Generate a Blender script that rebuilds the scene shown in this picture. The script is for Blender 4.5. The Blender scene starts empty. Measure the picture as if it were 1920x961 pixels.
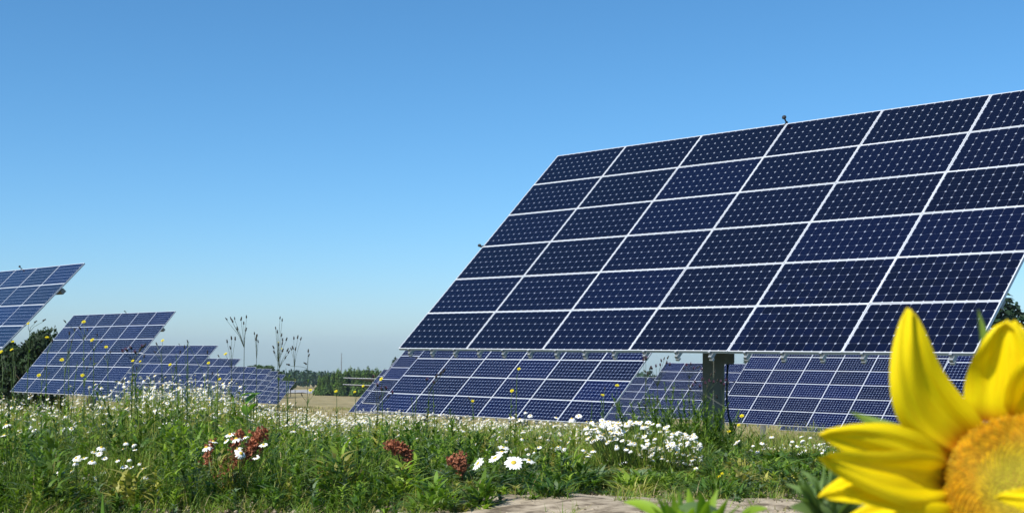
import bpy, math, random
import numpy as np
from mathutils import Vector, Matrix

random.seed(7)
rng = np.random.default_rng(7)
R = math.radians

# ------------------------------------------------------------------ camera
scene = bpy.context.scene
F_PX, CX, CY, W_PX, H_PX = 2487.0, 960.0, 620.0, 1920.0, 961.0
CAM_Z = 0.90
PITCH = R(0.617)
cam_data = bpy.data.cameras.new("camera")
cam = bpy.data.objects.new("camera", cam_data)
scene.collection.objects.link(cam)
cam.location = (0, 0, CAM_Z)
cam.rotation_euler = (math.pi / 2 + PITCH, 0, 0)
cam_data.sensor_width = 36.0
cam_data.lens = 36.0 * F_PX / W_PX
cam_data.shift_y = (CY - H_PX / 2) / W_PX
cam_data.clip_start = 0.05
cam_data.clip_end = 9000
cam_data.dof.use_dof = True
cam_data.dof.focus_distance = 17.0
cam_data.dof.aperture_fstop = 17.0
scene.camera = cam

# ------------------------------------------------------------------ sky, sun, exposure
SUN_DIR = Vector((-0.497, -0.476, 0.722)).normalized()      # towards the sun: the trackers face it
world = bpy.data.worlds.new("World")
scene.world = world
world.use_nodes = True
wn = world.node_tree.nodes
wl = world.node_tree.links
sky = wn.new("ShaderNodeTexSky")
sky.sky_type = 'NISHITA'
sky.sun_disc = False
sky.sun_elevation = math.asin(SUN_DIR.z)
sky.sun_rotation = math.atan2(SUN_DIR.x, SUN_DIR.y)
sky.altitude = 0
sky.air_density = 0.82
sky.dust_density = 0.46
sky.ozone_density = 10.0
bg = wn["Background"]
bg.inputs["Strength"].default_value = 0.121
hs = wn.new("ShaderNodeHueSaturation")          # the whole sky a touch more saturated, as the camera recorded it
hs.inputs["Hue"].default_value = 0.489
hs.inputs["Saturation"].default_value = 1.07
hs.inputs["Value"].default_value = 0.95
wl.new(sky.outputs[0], hs.inputs["Color"])
wl.new(hs.outputs[0], bg.inputs["Color"])

sun_data = bpy.data.lights.new("sun", 'SUN')
sun_data.energy = 4.6
sun_data.angle = R(0.53)
sun_data.color = (1.0, 0.955, 0.88)
sun = bpy.data.objects.new("sun", sun_data)
scene.collection.objects.link(sun)
sun.rotation_euler = (-SUN_DIR).to_track_quat('-Z', 'Y').to_euler()
sun.location = (-20, -20, 30)

scene.view_settings.view_transform = 'Standard'
scene.view_settings.look = 'None'
scene.view_settings.exposure = 0.40
scene.view_settings.gamma = 1.0
scene.view_settings.use_curve_mapping = False

# ------------------------------------------------------------------ helpers
COL = scene.collection


def link(o, parent=None):
    COL.objects.link(o)
    if parent is not None:
        o.parent = parent
    return o


def tag(o, label=None, cat=None, group=None, kind=None):
    if label: o["label"] = label
    if cat: o["category"] = cat
    if group: o["group"] = group
    if kind: o["kind"] = kind
    return o


def empty(name, loc, label, cat, group=None):
    o = bpy.data.objects.new(name, None)
    o.empty_display_size = 0.1
    o.location = loc
    link(o)
    return tag(o, label, cat, group)


def obj(name, me, parent=None):
    o = bpy.data.objects.new(name, me)
    return link(o, parent)


def mat(name, base=(0.5, 0.5, 0.5), rough=0.6, metal=0.0, spec=0.4, **kw):
    m = bpy.data.materials.new(name)
    m.use_nodes = True
    p = m.node_tree.nodes["Principled BSDF"]
    p.inputs["Base Color"].default_value = (*base, 1)
    p.inputs["Roughness"].default_value = rough
    p.inputs["Metallic"].default_value = metal
    p.inputs["Specular IOR Level"].default_value = spec
    for k, v in kw.items():
        p.inputs[k.replace('_', ' ')].default_value = v
    return m


def ramp(nt, stops):
    r = nt.nodes.new("ShaderNodeValToRGB")
    e = r.color_ramp.elements
    while len(e) < len(stops): e.new(0.5)
    for i, (p, c) in enumerate(stops):
        e[i].position = p
        e[i].color = (*c, 1)
    return r


def noise_col(m, scale, stops, coord="Object", detail=4.0, bump=0.0, bscale=None):
    nt = m.node_tree
    p = nt.nodes["Principled BSDF"]
    tc = nt.nodes.new("ShaderNodeTexCoord")
    n = nt.nodes.new("ShaderNodeTexNoise")
    n.inputs["Scale"].default_value = scale
    n.inputs["Detail"].default_value = detail
    nt.links.new(tc.outputs[coord], n.inputs["Vector"])
    r = ramp(nt, stops)
    nt.links.new(n.outputs["Fac"], r.inputs[0])
    nt.links.new(r.outputs[0], p.inputs["Base Color"])
    if bump:
        n2 = nt.nodes.new("ShaderNodeTexNoise")
        n2.inputs["Scale"].default_value = bscale or scale * 4
        n2.inputs["Detail"].default_value = 6
        nt.links.new(tc.outputs[coord], n2.inputs["Vector"])
        b = nt.nodes.new("ShaderNodeBump")
        b.inputs["Strength"].default_value = bump
        nt.links.new(n2.outputs["Fac"], b.inputs["Height"])
        nt.links.new(b.outputs[0], p.inputs["Normal"])
    return m


def leaf_mat(name, base=None, trans=0.35, rough=0.5, spec=0.35, tint=(1.1, 1.25, 0.5)):
    """foliage: principled mixed with translucent; colour from the 'Col' point attribute unless base is given"""
    m = bpy.data.materials.new(name)
    m.use_nodes = True
    nt = m.node_tree
    p = nt.nodes["Principled BSDF"]
    p.inputs["Roughness"].default_value = rough
    p.inputs["Specular IOR Level"].default_value = spec
    tr = nt.nodes.new("ShaderNodeBsdfTranslucent")
    mx = nt.nodes.new("ShaderNodeMixShader")
    mx.inputs[0].default_value = trans
    out = nt.nodes["Material Output"]
    if base is None:
        a = nt.nodes.new("ShaderNodeAttribute")
        a.attribute_name = "Col"
        src = a.outputs["Color"]
    else:
        tc = nt.nodes.new("ShaderNodeTexCoord")
        n = nt.nodes.new("ShaderNodeTexNoise")
        n.inputs["Scale"].default_value = 9.0
        nt.links.new(tc.outputs["Object"], n.inputs["Vector"])
        r = ramp(nt, [(0.3, tuple(c * 0.7 for c in base)), (0.7, tuple(c * 1.25 for c in base))])
        nt.links.new(n.outputs["Fac"], r.inputs[0])
        src = r.outputs[0]
    mul = nt.nodes.new("ShaderNodeMix")
    mul.data_type = 'RGBA'
    mul.blend_type = 'MULTIPLY'
    mul.inputs["Factor"].default_value = 1.0
    mul.inputs["B"].default_value = (*tint, 1)
    nt.links.new(src, mul.inputs["A"])
    nt.links.new(src, p.inputs["Base Color"])
    nt.links.new(mul.outputs["Result"], tr.inputs["Color"])
    nt.links.new(p.outputs[0], mx.inputs[1])
    nt.links.new(tr.outputs[0], mx.inputs[2])
    nt.links.new(mx.outputs[0], out.inputs["Surface"])
    return m


def np_mesh(name, V, quads, mats, cols=None, tris=None, mat_idx=None, smooth=False):
    """fast mesh from numpy arrays; quads (n,4), tris (m,3)"""
    me = bpy.data.meshes.new(name)
    V = np.asarray(V, np.float32)
    nq = 0 if quads is None else len(quads)
    nt_ = 0 if tris is None else len(tris)
    me.vertices.add(len(V))
    me.vertices.foreach_set("co", V.ravel())
    loops = []
    starts = []
    if nq:
        loops.append(np.asarray(quads, np.int32).ravel())
        starts.append(np.arange(nq) * 4)
    if nt_:
        loops.append(np.asarray(tris, np.int32).ravel())
        starts.append(nq * 4 + np.arange(nt_) * 3)
    L = np.concatenate(loops)
    S = np.concatenate(starts).astype(np.int32)
    me.loops.add(len(L))
    me.loops.foreach_set("vertex_index", L)
    me.polygons.add(len(S))
    me.polygons.foreach_set("loop_start", S)
    if mat_idx is not None:
        me.polygons.foreach_set("material_index", np.asarray(mat_idx, np.int32))
    if smooth:
        me.polygons.foreach_set("use_smooth", np.ones(len(S), bool))
    if not isinstance(mats, (list, tuple)): mats = [mats]
    for m in mats: me.materials.append(m)
    if cols is not None:
        at = me.attributes.new("Col", 'FLOAT_COLOR', 'POINT')
        c4 = np.ones((len(V), 4), np.float32)
        c4[:, :3] = cols
        at.data.foreach_set("color", c4.ravel())
    me.update(calc_edges=True)
    me.validate()
    return me


class MB:
    """small mesh builder: boxes, tubes, fans, faces with material slots"""
    def __init__(s): s.v, s.f, s.m = [], [], []
    def face(s, pts, mi=0):
        b = len(s.v)
        s.v += [tuple(p) for p in pts]
        s.f.append(tuple(range(b, b + len(pts))))
        s.m.append(mi)
    def box(s, x0, x1, y0, y1, z0, z1, mi=0, M=None):
        b = len(s.v)
        c = [(x, y, z) for z in (z0, z1) for y in (y0, y1) for x in (x0, x1)]
        if M is not None: c = [tuple(M @ Vector(p)) for p in c]
        s.v += c
        for q in ((0, 2, 3, 1), (4, 5, 7, 6), (0, 1, 5, 4), (2, 6, 7, 3), (0, 4, 6, 2), (1, 3, 7, 5)):
            s.f.append(tuple(b + i for i in q))
            s.m.append(mi)
    def tube(s, pts, rad, n=6, mi=0, cap=True):
        pts = [Vector(p) for p in pts]
        if not hasattr(rad, '__len__'): rad = [rad] * len(pts)
        b = len(s.v)
        ref = Vector((0.13, 0.97, 0.21))
        for i, p in enumerate(pts):
            d = (pts[min(i + 1, len(pts) - 1)] - pts[max(i - 1, 0)])
            d = d.normalized() if d.length > 1e-9 else Vector((0, 0, 1))
            u = d.cross(ref)
            if u.length < 1e-3: u = d.cross(Vector((1, 0, 0)))
            u.normalize()
            w = d.cross(u)
            for k in range(n):
                a = 2 * math.pi * k / n
                s.v.append(tuple(p + (u * math.cos(a) + w * math.sin(a)) * rad[i]))
        for i in range(len(pts) - 1):
            for k in range(n):
                s.f.append((b + i * n + k, b + i * n + (k + 1) % n, b + (i + 1) * n + (k + 1) % n, b + (i + 1) * n + k))
                s.m.append(mi)
        if cap:
            s.f.append(tuple(b + k for k in range(n))[::-1]); s.m.append(mi)
            e = b + (len(pts) - 1) * n
            s.f.append(tuple(e + k for k in range(n))); s.m.append(mi)
    def blob(s, c, rx, ry, rz, M=None, n=8, rings=5, mi=0, jit=0.0):
        b = len(s.v)
        c = Vector(c)
        for i in range(rings + 1):
            th = math.pi * i / rings
            for k in range(n):
                a = 2 * math.pi * k / n
                j = 1 + random.uniform(-jit, jit)
                p = Vector((rx * math.sin(th) * math.cos(a), ry * math.sin(th) * math.sin(a), rz * math.cos(th))) * j
                if M is not None: p = M @ p
                s.v.append(tuple(c + p))
        for i in range(rings):
            for k in range(n):
                s.f.append((b + i * n + k, b + (i + 1) * n + k, b + (i + 1) * n + (k + 1) % n, b + i * n + (k + 1) % n))
                s.m.append(mi)
    def mesh(s, name, mats, smooth=False):
        me = bpy.data.meshes.new(name)
        me.from_pydata(s.v, [], s.f)
        if not isinstance(mats, (list, tuple)): mats = [mats]
        for m in mats: me.materials.append(m)
        me.polygons.foreach_set("material_index", np.asarray(s.m, np.int32))
        if smooth: me.polygons.foreach_set("use_smooth", np.ones(len(s.f), bool))
        me.update()
        return me


# pixel of the 1920x961 photograph at distance D (along y) -> point in the place
def at(px, py, D):
    u = (px - CX) / F_PX
    v = -(py - CY) / F_PX
    c, s_ = math.cos(PITCH), math.sin(PITCH)
    dy = c - v * s_
    dz = s_ + v * c
    return Vector((u / dy * D, D, CAM_Z + dz / dy * D))


# terrain: a low bank that falls away from the camera and to the right
TY = np.array([-60, 0, 3, 5, 7, 9, 12, 18, 28, 39, 60, 80, 101, 122, 143, 164, 203, 300, 400, 700, 1500, 2200.])
TZ = np.array([-1.3, -0.88, -0.78, -0.72, -0.72, -0.80, -0.98, -1.42, -2.35, -3.15, -4.2, -5.35, -6.45, -7.3, -7.9, -8.6, -10.6, -13.6, -16.6, -24.5, -45, -60.])


def G(x, y):
    x = np.asarray(x, float)
    y = np.asarray(y, float)
    z = np.interp(y, TY, TZ)
    b = -0.033 * np.clip((y - 9) / 22, 0, 1)
    z = z + b * np.clip(x, -55, 55)
    near = np.clip(1 - np.abs(y - 8) / 40, 0, 1)
    z = z + near * 0.018 * (np.sin(x * 2.1 + y * 1.3) + np.sin(x * 0.9 - y * 2.3 + 1.0) + 0.6 * np.sin(x * 4.7 + 2 + y * 3.1))
    return z + CAM_Z


def Gz(x, y): return float(G(x, y))


# ------------------------------------------------------------------ materials
M_frame = mat("anodised_frame", (0.62, 0.635, 0.65), 0.35, 0.0, 0.5)
M_back = mat("white_backsheet_under_glass", (0.31, 0.34, 0.41), 0.35, 0, 0.5, Coat_Weight=1.0, Coat_Roughness=0.03)


def cell_material(name, offs):
    m = mat(name, (0.006, 0.008, 0.032), 0.4, 0, 0.0, Coat_Weight=1.0, Coat_Roughness=0.04, Coat_IOR=1.42)
    nt = m.node_tree
    p = nt.nodes["Principled BSDF"]
    oi = nt.nodes.new("ShaderNodeObjectInfo")
    r = ramp(nt, [(0.0, (0.0030, 0.0038, 0.0130)), (0.6, (0.0032, 0.0042, 0.016)), (1.0, (0.0034, 0.0050, 0.022))])
    nt.links.new(oi.outputs["Random"], r.inputs[0])
    nt.links.new(r.outputs[0], p.inputs["Base Color"])
    return m


M_cell = cell_material("monocrystalline_cell", 0)


def laminate_material():
    """module face seen from afar: a 12 x 6 grid of cut-corner cells on a white sheet, under glass"""
    m = mat("solar_laminate", (0.01, 0.01, 0.04), 0.4, 0, 0.0, Coat_Weight=1.0, Coat_Roughness=0.04, Coat_IOR=1.42)
    nt = m.node_tree
    L = nt.links
    p = nt.nodes["Principled BSDF"]
    tc = nt.nodes.new("ShaderNodeTexCoord")
    sp = nt.nodes.new("ShaderNodeSeparateXYZ")
    L.new(tc.outputs["Object"], sp.inputs[0])
    def math_(op, a, b=None, c=None):
        n = nt.nodes.new("ShaderNodeMath")
        n.operation = op
        for i, v in enumerate((a, b, c)):
            if v is None: continue
            if isinstance(v, (int, float)): n.inputs[i].default_value = v
            else: L.new(v, n.inputs[i])
        return n.outputs[0]
    cp = 0.1277
    def local(ax, n):      # distance from the cell centre in cell units (0..0.5)
        t = math_('DIVIDE', sp.outputs[ax], cp)
        t = math_('ADD', t, n / 2)
        fr = math_('FRACT', t)
        return math_('ABSOLUTE', math_('SUBTRACT', fr, 0.5)), math_('MULTIPLY', math_('GREATER_THAN', t, 0.0), math_('LESS_THAN', t, float(n)))
    ax_, inx = local("X", 12)
    ay_, iny = local("Y", 6)
    cell = math_('MULTIPLY', math_('LESS_THAN', ax_, 0.489), math_('LESS_THAN', ay_, 0.489))
    cell = math_('MULTIPLY', cell, math_('LESS_THAN', math_('ADD', ax_, ay_), 0.885))
    cell = math_('MULTIPLY', cell, math_('MULTIPLY', inx, iny))
    oi = nt.nodes.new("ShaderNodeObjectInfo")
    r = ramp(nt, [(0.0, (0.0024, 0.0034, 0.017)), (0.6, (0.0028, 0.0046, 0.027)), (1.0, (0.0030, 0.0058, 0.040))])
    L.new(oi.outputs["Random"], r.inputs[0])
    mx = nt.nodes.new("ShaderNodeMix")
    mx.data_type = 'RGBA'
    mx.inputs["A"].default_value = (0.34, 0.40, 0.54, 1)
    L.new(cell, mx.inputs["Factor"])
    L.new(r.outputs[0], mx.inputs["B"])
    L.new(mx.outputs["Result"], p.inputs["Base Color"])
    return m


M_lam = laminate_material()
M_steel = noise_col(mat("galvanised_steel", (0.32, 0.34, 0.33), 0.5, 0.6), 6, [(0.3, (0.20, 0.21, 0.20)), (0.7, (0.34, 0.35, 0.34))])
M_rail = mat("aluminium_rail", (0.36, 0.38, 0.39), 0.45, 0.5)
M_mast = noise_col(mat("mast_grey_green_paint", (0.1, 0.12, 0.1), 0.55), 5, [(0.3, (0.12, 0.135, 0.115)), (0.7, (0.19, 0.20, 0.175))], bump=0.05)
M_dark = mat("dark_plastic", (0.03, 0.032, 0.035), 0.5)
M_leaf = leaf_mat("leaf_by_plant")
M_petalw = mat("white_petals", (0.80, 0.80, 0.76), 0.6, 0, 0.2)
M_centre = noise_col(mat("daisy_centre_yellow", (0.65, 0.42, 0.03), 0.7), 400, [(0.3, (0.45, 0.30, 0.02)), (0.7, (0.75, 0.55, 0.05))])
M_yellow = leaf_mat("hawkbit_yellow", (0.78, 0.66, 0.012), 0.25, 0.6, 0.2, (1, 0.95, 0.6))
M_bud = mat("dry_bud_brown", (0.028, 0.022, 0.015), 0.8)
M_purple = leaf_mat("thistle_purple", (0.22, 0.09, 0.15), 0.2, 0.7, 0.2, (1, 1, 1))

# ------------------------------------------------------------------ ground
def grid_mesh(name, ys, xs_of_y, nx, m, dz=0.0, zfun=None):
    V = []
    for y in ys:
        x0, x1 = xs_of_y(y)
        xx = np.linspace(x0, x1, nx)
        zz = G(xx, np.full(nx, y)) + dz
        if zfun is not None: zz = zz + zfun(xx, y)
        V.append(np.stack([xx, np.full(nx, y), zz], 1))
    V = np.concatenate(V)
    q = []
    i = np.arange(len(ys) - 1)[:, None] * nx + np.arange(nx - 1)[None]
    i = i.ravel()
    q = np.stack([i, i + 1, i + nx + 1, i + nx], 1)
    return np_mesh(name, V, q, m, smooth=True)


def ground_material():
    m = mat("meadow_ground", (0.1, 0.09, 0.05), 0.9, 0, 0.15)
    nt = m.node_tree
    L = nt.links
    p = nt.nodes["Principled BSDF"]
    tc = nt.nodes.new("ShaderNodeTexCoord")
    def noise(s, d=5):
        n = nt.nodes.new("ShaderNodeTexNoise")
        n.inputs["Scale"].default_value = s
        n.inputs["Detail"].default_value = d
        L.new(tc.outputs["Object"], n.inputs["Vector"])
        return n.outputs["Fac"]
    near = ramp(nt, [(0.35, (0.050, 0.065, 0.022)), (0.5, (0.09, 0.085, 0.045)), (0.65, (0.15, 0.12, 0.075))])
    L.new(noise(3.0), near.inputs[0])
    far = ramp(nt, [(0.30, (0.13, 0.13, 0.05)), (0.45, (0.26, 0.21, 0.10)), (0.65, (0.38, 0.31, 0.16))])
    L.new(noise(0.35, 9), far.inputs[0])
    sp = nt.nodes.new("ShaderNodeSeparateXYZ")
    L.new(tc.outputs["Object"], sp.inputs[0])
    mr = nt.nodes.new("ShaderNodeMapRange")
    mr.inputs["From Min"].default_value = 18
    mr.inputs["From Max"].default_value = 40
    L.new(sp.outputs["Y"], mr.inputs["Value"])
    mx = nt.nodes.new("ShaderNodeMix")
    mx.data_type = 'RGBA'
    L.new(mr.outputs[0], mx.inputs["Factor"])
    L.new(near.outputs[0], mx.inputs["A"])
    L.new(far.outputs[0], mx.inputs["B"])
    L.new(mx.outputs["Result"], p.inputs["Base Color"])
    b = nt.nodes.new("ShaderNodeBump")
    b.inputs["Strength"].default_value = 0.6
    b.inputs["Distance"].default_value = 0.05
    L.new(noise(25.0, 8), b.inputs["Height"])
    L.new(b.outputs[0], p.inputs["Normal"])
    return m


ys = np.concatenate([np.linspace(-60, 1, 12), np.arange(1.2, 14, 0.2), np.arange(14, 40, 1.0), np.arange(40, 210, 5.0), [230, 260, 300, 350, 400, 500, 600, 700, 900, 1200, 1500, 1800, 2200]])
g = obj("ground", grid_mesh("ground", ys, lambda y: (-14 - 0.9 * abs(y), 14 + 0.9 * abs(y)), 121, ground_material()))
tag(g, kind="structure")

M_sand = noise_col(mat("sandy_track", (0.42, 0.34, 0.25), 0.95, 0, 0.1), 11.0, [(0.36, (0.15, 0.118, 0.08)), (0.48, (0.33, 0.27, 0.19)), (0.66, (0.47, 0.395, 0.285))], detail=14, bump=1.0, bscale=38)
def track_far(x): return 6.02 + 0.22 * math.sin(x * 1.7 + 0.5) + 0.12 * math.sin(x * 4.3) + (0.0 if x > -0.5 else -0.5)
V = []
nx, ny = 161, 18
for k in range(ny):
    for i in range(nx):
        x = -12 + 24 * i / (nx - 1)
        y = 3.4 + (track_far(x) - 3.4) * k / (ny - 1)
        V.append((x, y, Gz(x, y) + (0.016 if 0 < k < ny - 1 else -0.02) + 0.020 * random.random()))
ii = (np.arange(ny - 1)[:, None] * nx + np.arange(nx - 1)[None]).ravel()
t = obj("dirt_track", np_mesh("dirt_track", np.array(V), np.stack([ii, ii + 1, ii + nx + 1, ii + nx], 1), M_sand, smooth=True))
tag(t, kind="structure")
M_clod = mat("dark_soil_clod", (0.12, 0.095, 0.065), 0.95, 0, 0.1)
# loose stones and clods on the track: nobody could count them
n = 5200
px = rng.uniform(-3.5, 3.5, n); py = rng.uniform(4.6, 6.6, n); s = rng.uniform(0.004, 0.022, n) * rng.uniform(0.5, 1, n)
base = np.array([(1, 0, 0), (-1, 0, 0), (0, 1, 0), (0, -1, 0), (0, 0, 0.7), (0, 0, -0.5)])
Vp = base[None] * s[:, None, None] * rng.uniform(0.7, 1.3, (n, 6, 1)) + np.stack([px, py, G(px, py) + 0.018], 1)[:, None]
tr = np.array([(0, 2, 4), (2, 1, 4), (1, 3, 4), (3, 0, 4), (2, 0, 5), (1, 2, 5), (3, 1, 5), (0, 3, 5)])
T_ = (np.arange(n)[:, None, None] * 6 + tr[None]).reshape(-1, 3)
tag(obj("gravel", np_mesh("gravel", Vp.reshape(-1, 3), None, [M_sand, M_clod], tris=T_, mat_idx=np.repeat(rng.integers(0, 2, n), 8))), "loose pebbles and clods scattered over the sandy track", "gravel", kind="stuff")

# pale gravel yard far behind the trackers
M_yard = noise_col(mat("pale_gravel", (0.36, 0.35, 0.34), 0.9), 0.15, [(0.3, (0.28, 0.27, 0.25)), (0.7, (0.42, 0.41, 0.40))])
V, q = [], []
yy = np.linspace(430, 560, 9)
for y in yy:
    for x in np.linspace(-102, -70 + 5 * math.sin(y * .13), 9): V.append((x * y / 480, y + random.uniform(-6, 6), Gz(x * y / 480, y) + 0.2))
ii = (np.arange(8)[:, None] * 9 + np.arange(8)[None]).ravel()
tag(obj("gravel_yard", np_mesh("gravel_yard", np.array(V), np.stack([ii, ii + 1, ii + 10, ii + 9], 1), M_yard)), kind="structure")

# ------------------------------------------------------------------ solar trackers
CWD, CHT = 1.572, 0.800            # module pitch on the tracker
MW, MH, MT = 1.566, 0.794, 0.040   # module size
FW = 0.0105                         # visible frame width
CP = 0.1277                        # cell pitch


def frame_mb(mb, mi):
    for (x0, x1, y0, y1) in ((-MW/2, MW/2, -MH/2, -MH/2 + FW), (-MW/2, MW/2, MH/2 - FW, MH/2), (-MW/2, -MW/2 + FW, -MH/2 + FW, MH/2 - FW), (MW/2 - FW, MW/2, -MH/2 + FW, MH/2 - FW)):
        mb.box(x0, x1, y0, y1, -MT, 0.0, mi)


mb = MB(); frame_mb(mb, 0); ME_frame = mb.mesh("module_frame", M_frame)
mb = MB(); mb.box(-MW/2 + FW, MW/2 - FW, -MH/2 + FW, MH/2 - FW, -0.012, -0.004); ME_sheet = mb.mesh("module_sheet", M_back)


def cell_poly(mb, cx, cy, z):
    h, c = CP / 2 - 0.0011, 0.0145
    mb.face([(cx + sx, cy + sy, z) for sx, sy in ((-h + c, -h), (h - c, -h), (h, -h + c), (h, h - c), (h - c, h), (-h + c, h), (-h, h - c), (-h, -h + c))])


mb = MB(); cell_poly(mb, 0, 0, 0); ME_cell = mb.mesh("solar_cell", M_cell)
mb = MB()
for i in range(12):
    for j in range(6): cell_poly(mb, (i - 5.5) * CP, (j - 2.5) * CP, -0.0025)
ME_cells = mb.mesh("solar_cells", M_cell)
mb = MB(); frame_mb(mb, 0); mb.box(-MW/2 + FW, MW/2 - FW, -MH/2 + FW, MH/2 - FW, -0.012, -0.004, 1)
ME_mod = mb.mesh("module", [M_frame, M_lam])

# rail: C-channel along the slope with a clip at its lower end (local z is the panel normal)
mb = MB()
HL = 3 * CHT
mb.box(-0.022, 0.022, -HL - 0.055, HL + 0.03, -MT - 0.05, -MT - 0.004)
mb.box(-0.026, 0.026, -HL - 0.062, -HL - 0.022, -MT - 0.075, -MT - 0.050)
mb.box(-0.016, 0.016, -HL - 0.03, -HL - 0.004, -MT - 0.004, 0.006)
ME_rail = mb.mesh("rail", M_rail)
mb = MB(); mb.box(-3 * CWD + 0.1, 3 * CWD - 0.1, -0.06, 0.06, -MT - 0.17, -MT - 0.052); ME_beam = mb.mesh("cross_beam", M_steel)
mb = MB(); mb.tube([(-2.6, 0, -MT - 0.30), (2.6, 0, -MT - 0.30)], 0.11, 12); 
for sx in (-1, 1):
    mb.box(sx * 2.1 - 0.05, sx * 2.1 + 0.05, -1.5, 1.5, -MT - 0.29, -MT - 0.172)
ME_tube = mb.mesh("torque_tube", M_steel)


def tracker(cx, cy, cz, az, tilt, roll, label, near=False, rails=True):
    gz = Gz(cx, cy)
    root = empty("solar_tracker", (cx, cy, gz - 0.02), label, "solar tracker", "solar trackers standing in rows on the field")
    Rm = Matrix.Rotation(az, 4, 'Z') @ Matrix.Rotation(tilt, 4, 'X') @ Matrix.Rotation(roll, 4, 'Z')
    base = Matrix.Translation((0, 0, cz - gz + 0.02)) @ Rm
    k = 0
    ncell = 0
    for r in range(6):
        for c in range(5, -1, -1):
            M = base @ Matrix.Translation(((c - 2.5) * CWD, (r - 2.5) * CHT, random.uniform(-0.002, 0.002))) @ Matrix.Rotation(random.gauss(0, 0.0022), 4, 'X') @ Matrix.Rotation(random.gauss(0, 0.0018), 4, 'Y')
            if near:
                m = obj("solar_module", ME_sheet, root)
                m.matrix_local = M
                obj("frame", ME_frame, m)
                if (r, c) in ((0, 5), (0, 4), (1, 5), (1, 4)):
                    for i in range(12):
                        for j in range(6):
                            ce = obj("solar_cell", ME_cell, m)
                            ce.location = ((i - 5.5) * CP, (j - 2.5) * CP, -0.0025)
                else:
                    tag(obj("solar_cells", ME_cells, m), kind="stuff")
            else:
                m = obj("solar_module", ME_mod, root)
                m.matrix_local = M
    if rails:
        for i in range(18):
            o = obj("rail", ME_rail, root)
            o.matrix_local = base @ Matrix.Translation(((i + 0.5 - 9) * CWD / 3, 0, 0))
        for yy in (-1.45, 1.45):
            o = obj("cross_beam", ME_beam, root)
            o.matrix_local = base @ Matrix.Translation((0, yy, 0))
    o = obj("torque_tube", ME_tube, root)
    o.matrix_local = base
    # mast: square section with a flared foot, drive head on top
    hh = cz - gz - 0.25
    hub = Rm @ Vector((0, 0, -MT - 0.30))
    mb = MB()
    w = 0.145
    M = Matrix.Translation((hub.x - 0.14, hub.y, 0)) @ Matrix.Rotation(az + 0.62, 4, 'Z')
    mb.box(-w, w, -w, w, -0.4, hh, 0, M)
    mb.box(-w - 0.012, w + 0.012, -w - 0.012, w + 0.012, hh - 0.42, hh - 0.30, 0, M)
    mb.box(-0.3, 0.3, -0.3, 0.3, -0.3, 0.05, 0, M)
    mast = obj("mast", mb.mesh("mast", M_mast), root)
    mb = MB()
    mb.tube([(hub.x, hub.y, hh - 0.06), (hub.x, hub.y, hh + 0.16)], 0.24, 16)
    mb.box(-0.17, 0.17, -0.17, 0.17, hh + 0.05, hub.z + hh + 0.40, 0, Matrix.Translation((hub.x, hub.y, 0)) @ Matrix.Rotation(az, 4, 'Z'))
    obj("drive_head", mb.mesh("drive_head", M_steel), root)
    if near:
        zb = CAM_Z - 0.24 - gz
        mb = MB()
        mb.box(w, w + 0.13, -0.16, 0.10, zb, zb + 0.46, 0, M)
        mb.box(w + 0.13, w + 0.137, -0.14, 0.08, zb + 0.02, zb + 0.44, 0, M)
        mb.box(w + 0.137, w + 0.145, -0.12, -0.10, zb + 0.2, zb + 0.27, 0, M)
        obj("control_box", mb.mesh("control_box", M_mast), mast)
        mb = MB()
        P0 = M @ Vector((w + 0.05, -0.03, zb)); 
        pts = [M @ Vector((w + 0.05 + dx, -0.03, z)) for dx, z in ((0, zb), (-0.01, zb - 0.15), (-0.015, zb - 0.5), (0.01, zb - 0.72), (0.10, zb - 0.95), (0.2, zb - 1.15), (0.24, 0.0))]
        mb.tube(pts, 0.014, 8)
        obj("cable", mb.mesh("cable", M_dark, True), mast)
    # sensor on the top edge
    mb = MB()
    mb.box(-0.012, 0.012, HL - 0.06, HL + 0.05, -0.02, 0.0)
    mb.tube([(0, HL + 0.03, -0.01), (0, HL + 0.03, 0.07)], 0.012, 6)
    mb.blob((0, HL + 0.035, 0.085), 0.035, 0.035, 0.03)
    o = obj("sun_sensor", mb.mesh("sun_sensor", M_dark), root)
    o.matrix_local = base @ Matrix.Translation((-0.03 if near else 0.35, 0, 0))
    mb = MB()
    mb.box(-3 * CWD - 0.07, -3 * CWD + 0.02, -0.012, 0.012, -0.02, -0.002)
    mb.blob((-3 * CWD - 0.075, 0, 0.015), 0.035, 0.028, 0.025)
    o = obj("wind_sensor", mb.mesh("wind_sensor", M_dark), root)
    o.matrix_local = base @ Matrix.Translation((0, 0.02, 0))
    return root


def from_corner(p, az, tilt, roll):
    Rm = Matrix.Rotation(az, 3, 'Z') @ Matrix.Rotation(tilt, 3, 'X') @ Matrix.Rotation(roll, 3, 'Z')
    return Vector(p) + Vector((0, 0, CAM_Z)) + Rm @ Vector((3 * CWD, 3 * CHT, 0))


def tr_fit(p, az, tilt, roll, label, **kw):
    c = from_corner(p, R(az), R(tilt), R(roll))
    return tracker(c.x, c.y, c.z, R(az), R(tilt), R(roll), label, **kw)


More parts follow.
